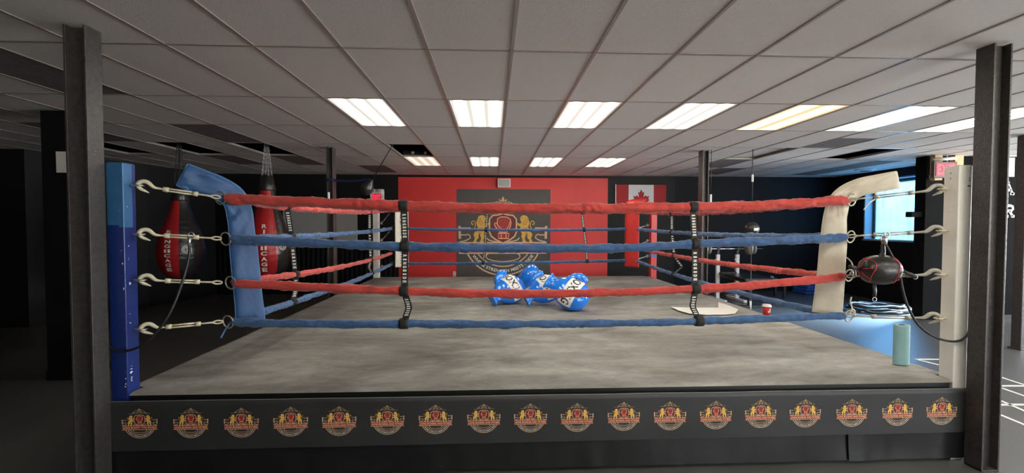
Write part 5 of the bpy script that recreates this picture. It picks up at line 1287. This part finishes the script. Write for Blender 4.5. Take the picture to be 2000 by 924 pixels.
# ================================================================== right side gym gear
# weight bench with barbell
YB_ = 9.6
u1, u2 = at(1402, 500, YB_), at(1440, 500, YB_); bz = at(1430, 486, YB_).z
t = thing('weight_bench', 'white framed weight bench with black pad near the dark back wall', 'weight bench', ((u1.x + u2.x) / 2, YB_, 0)); o = t.location.copy()
for u in (u1, u2):
    k = MB(); zt = at(1402, 497, YB_).z; k.box((u.x - 0.04, YB_ - 0.03, 0.004), (u.x + 0.04, YB_ + 0.03, zt), M_white, 0.006)
    k.box((u.x - 0.04, YB_ - 0.35, 0.004), (u.x + 0.04, YB_ + 0.35, 0.06), M_white, 0.006); k.tube([(u.x - 0.07, YB_ - 0.02, zt - 0.12), (u.x + 0.02, YB_ - 0.02, zt - 0.12)], 0.02, M_white, n=8); k.build('upright', t, o)
    k = MB(); k.box((u.x - 0.028, YB_ - 0.02, zt - 0.05), (u.x + 0.028, YB_ + 0.02, bz - 0.035), M_iron, 0.004); k.box((u.x - 0.028, YB_ - 0.05, bz - 0.045), (u.x + 0.028, YB_ + 0.05, bz - 0.028), M_iron, 0.004); k.box((u.x - 0.028, YB_ - 0.05, bz - 0.04), (u.x + 0.028, YB_ - 0.035, bz + 0.03), M_iron, 0.004); k.build('bar_cradle', t, o)
k = MB(); zc2 = at(1420, 536, YB_).z; k.box((u1.x, YB_ - 0.02, zc2 - 0.03), (u2.x, YB_ + 0.02, zc2 + 0.03), M_white, 0.005); k.build('cross_bar', t, o)
k = MB(); pz = at(1440, 536, 9.2).z; k.box((u1.x + 0.02, 8.55, pz - 0.10), (u2.x + 0.28, 9.5, pz - 0.01), M_bag_black, 0.03); k.box((u1.x + 0.02, 9.5, pz - 0.06), (u2.x - 0.05, 9.58, pz + 0.02), M_bag_black, 0.02); k.build('pad', t, o)
k = MB(); k.box(((u1.x + u2.x) / 2 - 0.03, 8.7, 0.02), ((u1.x + u2.x) / 2 + 0.03, 8.76, pz - 0.10), M_iron, 0.005); k.box(((u1.x + u2.x) / 2 - 0.25, 8.68, 0.003), ((u1.x + u2.x) / 2 + 0.25, 8.78, 0.05), M_iron, 0.005); k.box(((u1.x + u2.x) / 2 - 0.03, 8.7, pz - 0.14), ((u1.x + u2.x) / 2 + 0.03, YB_, pz - 0.10), M_iron, 0.005); k.build('leg_frame', t, o)
x0, x1 = at(1345, 486, YB_).x, at(1489, 486, YB_).x
t = thing('barbell', 'barbell with grey plates resting on the white weight bench', 'barbell', ((x0 + x1) / 2, YB_, bz)); o = t.location.copy()
k = MB(); k.tube([(x0, YB_, bz), (x1, YB_, bz)], 0.016, M_chrome, n=10); k.build('bar', t, o)
for q, wth in ((1376, 0.05), (1384, 0.03), (1463, 0.06), (1471, 0.03)):
    xx = at(q, 486, YB_).x; k = MB(); Mx = Matrix.Translation((xx, YB_, bz)) @ Matrix.Rotation(R(90), 4, 'Y'); rr = 0.135 if wth > 0.04 else 0.12
    k.lathe([(0.018, -wth / 2), (rr, -wth / 2), (rr + 0.006, 0), (rr, wth / 2), (rr * 0.8, wth / 2), (rr * 0.76, wth / 2 - 0.008), (0.04, wth / 2 - 0.008), (0.036, wth / 2 + 0.004), (0.018, wth / 2 + 0.004)], M_grey_steel, n=28, M=Mx); k.build('plate', t, o)
# dumbbells on a low stand beside the bench
sz = at(1490, 548, 9.9).z
x0, x1 = at(1455, 545, 9.9).x, at(1530, 545, 9.9).x
t = thing('dumbbell_stand', 'low black stand holding dumbbells behind the red side rope', 'stand', ((x0 + x1) / 2, 9.95, 0)); o = t.location.copy()
k = MB(); k.box((x0, 9.75, sz - 0.05), (x1, 10.15, sz), M_iron, 0.006); k.build('shelf', t, o)
for xx in (x0 + 0.05, x1 - 0.05):
    for yy in (9.79, 10.11):
        k = MB(); k.box((xx - 0.025, yy - 0.025, 0.003), (xx + 0.025, yy + 0.025, sz - 0.05), M_iron, 0.004); k.build('leg', t, o)
def dumbbell(c, ang, label):
    t = thing('dumbbell', label, 'dumbbell', c, 'dumbbells on the low stand', ang)
    k = MB(); Mx = Matrix.Rotation(R(90), 4, 'Y')
    k.lathe([(0.016, -0.07), (0.016, 0.07)], M_chrome, n=12, M=Mx); k.build('handle', t)
    for s in (-1, 1):
        k = MB(); k.lathe([(0.02, s * 0.06), (0.055, s * 0.06), (0.062, s * 0.075), (0.062, s * 0.12), (0.054, s * 0.135), (0.0, s * 0.135)], M_chrome, n=20, M=Mx); k.build('weight_head', t)
dumbbell((x0 + 0.19, 9.87, sz + 0.064), R(5), 'chrome dumbbell lying on the low black stand, next to the weight bench pad')
dumbbell((x0 + 0.52, 9.87, sz + 0.064), R(-8), 'chrome dumbbell lying on the low black stand, far from the bench pad')
# blue mats stacked by the wall
for q in range(3):
    a_ = at(1560, 560, 10.55).x; b2 = at(1603, 560, 10.55).x; z = 0.003 + q * 0.075
    k = MB(); k.box((a_ + 0.02 * q, 10.3, z), (b2 + 0.3 - 0.015 * q, 10.8, z + 0.07), M_mat_blue, 0.02)
    tag(k.build('exercise_mat', None, ((a_ + b2) / 2, 10.55, z)), ['blue folded mat at the bottom of the stack by the dark wall', 'blue folded mat in the middle of the stack by the dark wall', 'blue folded mat on top of the stack by the dark wall'][q], 'mat', 'stacked blue mats')
# white ring lying on the floor
c = atz(1432, 578, 0.0)
k = MB(); k.tube(smooth_path([(c.x + 0.17 * math.cos(a), c.y + 0.12 * math.sin(a) * (1 + 0.3 * math.cos(a)), 0.012) for a in [2 * math.pi * i / 12 for i in range(13)]], 0.03), 0.010, M_white, n=6); k.tube([(c.x + 0.16, c.y, 0.012), (c.x + 0.30, c.y + 0.05, 0.012)], 0.013, M_white, n=6)
tag(k.build('skipping_rope', None, (c.x, c.y, 0.0)), 'white skipping rope coiled on the floor beyond the ring', 'skipping rope')
# battle rope heap
c0 = atz(1758, 612, 0.0); random.seed(5); pts = []
for i in range(150):
    a = i * 0.42; rr = 0.42 + 0.22 * noise.noise(Vector((i * 0.13, 0, 1))); cx = 0.45 * noise.noise(Vector((i * 0.045, 3, 0)))
    pts.append((min(8.9, c0.x - 0.25 + cx + rr * 1.15 * math.cos(a)), c0.y + 0.2 + 0.25 * noise.noise(Vector((0, i * 0.06, 7))) + rr * 0.62 * math.sin(a), 0.03 + 0.14 * i / 150 * (0.6 + 0.4 * math.sin(a * 0.5)) + 0.012 * (i % 3)))
k = MB(); k.tube(smooth_path(pts, 0.05), 0.024, M_rubber, n=7); tag(k.build('battle_rope', None, (c0.x, c0.y + 0.2, 0)), 'black battle rope heaped on the floor below the window', 'rope')

# ================================================================== trees outside the window
def tree(x, y, h, r, label):
    t = thing('outdoor_tree', label, 'tree', (x, y, -0.2)); o = t.location.copy()
    k = MB(); k.tube([(x, y, -0.2), (x + 0.05, y, h * 0.4), (x, y + 0.05, h * 0.75)], [0.22, 0.16, 0.08], M_bark, n=8); k.build('trunk', t, o)
    k = MB(); random.seed(int(x * 10))
    for q in range(260):
        u = random.random() * 2 * math.pi; v = random.uniform(-0.8, 1); w = math.sqrt(max(0, 1 - v * v)) * random.uniform(0.75, 1.05)
        c = Vector((x + r * w * math.cos(u), y + r * w * math.sin(u), h * 0.68 + r * 0.85 * v)); s = random.uniform(0.25, 0.5)
        a, b = Vector((random.uniform(-1, 1), random.uniform(-1, 1), random.uniform(-1, 1))).normalized() * s, Vector((random.uniform(-1, 1), random.uniform(-1, 1), random.uniform(-1, 1))).normalized() * s
        k.add([c - a, c - b * .6, c + a, c + b * .6], [(0, 1, 2, 3)], M_leaf)
    k.build('crown', t, o)
tree(27.0, 26.5, 5.2, 2.3, 'hazy green tree outside, in the middle of the window')
tree(33.0, 28.0, 4.4, 1.9, 'smaller hazy tree outside, near the window edge by the black wall')
# low pale wall outside
k = MB(); k.box((24.0, 14, -0.2), (24.3, 40, 1.5), M_pave, 0.02); struct(k.build('outdoor_wall'))

# black bracket sticking out of the forward wall's end, in front of the window
a_ = at(1772, 420, SY + 0.1); zb = a_.z
t = thing('wall_bracket', 'black bracket sticking out of the black wall in front of the window', 'bracket', (SX0, SY + 0.1, zb)); o = t.location.copy()
k = MB(); k.box((a_.x, SY + 0.07, zb - 0.03), (SX0 - 0.22, SY + 0.13, zb + 0.03), M_matte_black, 0.008); k.build('pin', t, o)
k = MB(); k.box((SX0 - 0.22, SY + 0.04, zb - 0.04), (SX0 - 0.001, SY + 0.16, zb + 0.06), M_matte_black, 0.01); k.build('arm', t, o)

# white tie strings at the right corner's rings
for i in (2, 3):
    c = Vector((CFR.x + 0.03, CFR.y - 0.02, RING_Z['FR'][i]))
    t = thing('tie_string', ['', '', 'white string tied on the third ring of the cream pad corner', 'white string tied on the lowest ring of the cream pad corner'][i], 'string', c, 'white strings on the rope rings'); o = t.location.copy()
    k = MB(); k.tube(smooth_path([c + Vector((-0.02, 0, 0.02)), c + Vector((0.0, -0.015, 0.06)), c + Vector((0.02, -0.01, 0.05)), c + Vector((0.035, 0, 0.005))], 0.008), 0.0055, M_white_pad, n=6); k.build('knot', t, o)
    k = MB(); k.tube(smooth_path([c + Vector((0.0, -0.015, 0.06)), c + Vector((-0.015, -0.01, 0.12)), c + Vector((0.0 if i == 3 else -0.05, 0.0, 0.16))], 0.01), 0.0055, M_white_pad, n=6); k.build('loose_end', t, o)

# chips and marks in the post paint, a plate on the white post
t, eyes, c = POSTS['FL']; random.seed(3); k = MB()
for q in range(14):
    z = 0.64 + abs(random.gauss(0, 0.07)) if q < 8 else random.uniform(0.8, 2.1); x = c.x + PW / 2 - random.choice((0.0, 0.012, 0.03)) * random.random(); r_ = random.uniform(0.002, 0.006)
    k.poly([(r_ * math.cos(a) * random.uniform(.5, 1.1), r_ * 1.9 * math.sin(a) * random.uniform(.5, 1.1)) for a in [i * math.pi / 3 for i in range(6)]], M_white, lambda u, v, h: (min(x + u, c.x + PW / 2 - 0.003), c.y - PW / 2 - 0.0022, z + v))
    k.poly([(r_ * math.cos(a) * random.uniform(.5, 1.1), r_ * 1.9 * math.sin(a) * random.uniform(.5, 1.1)) for a in [i * math.pi / 3 for i in range(6)]], M_white, lambda u, v, h: (c.x + PW / 2 + 0.0022, c.y - PW * 0.3 + u + 0.02 * random.random(), z + v + 0.03))
k.build('paint_chips', t, c)
t, eyes, c = POSTS['FR']; k = MB(); zt = at(1880, 323, YF).z
k.box((c.x - PW / 2 - 0.003, c.y - 0.012, zt - 0.33), (c.x - PW / 2 + 0.001, c.y + 0.030, zt - 0.13), M_white_post, 0.001)
for z in (0.05, 0.09, 0.27, 0.30): k.tube([(c.x - PW / 2 - 0.002, c.y + 0.005, zt - z), (c.x - PW / 2 + 0.001, c.y + 0.005, zt - z)], 0.004, M_iron, n=8)
k.build('side_plate', t, c)
k = MB()
for (dx, dz, w_, h_) in ((0.026, 0.10, 0.004, 0.03), (0.030, 0.112, 0.018, 0.004), (0.022, 0.15, 0.018, 0.012), (0.033, 0.155, 0.008, 0.008), (-0.02, 0.06, 0.003, 0.004), (-0.03, 0.08, 0.003, 0.003)):
    k.add([(c.x + dx - w_ / 2, c.y - PW / 2 - 0.0012, zt - dz - h_ / 2), (c.x + dx + w_ / 2, c.y - PW / 2 - 0.0012, zt - dz - h_ / 2 + 0.002), (c.x + dx + w_ / 2, c.y - PW / 2 - 0.0012, zt - dz + h_ / 2), (c.x + dx - w_ / 2, c.y - PW / 2 - 0.0012, zt - dz + h_ / 2 - 0.001)], [(0, 1, 2, 3)], M_iron)
k.build('scuff_marks', t, c)
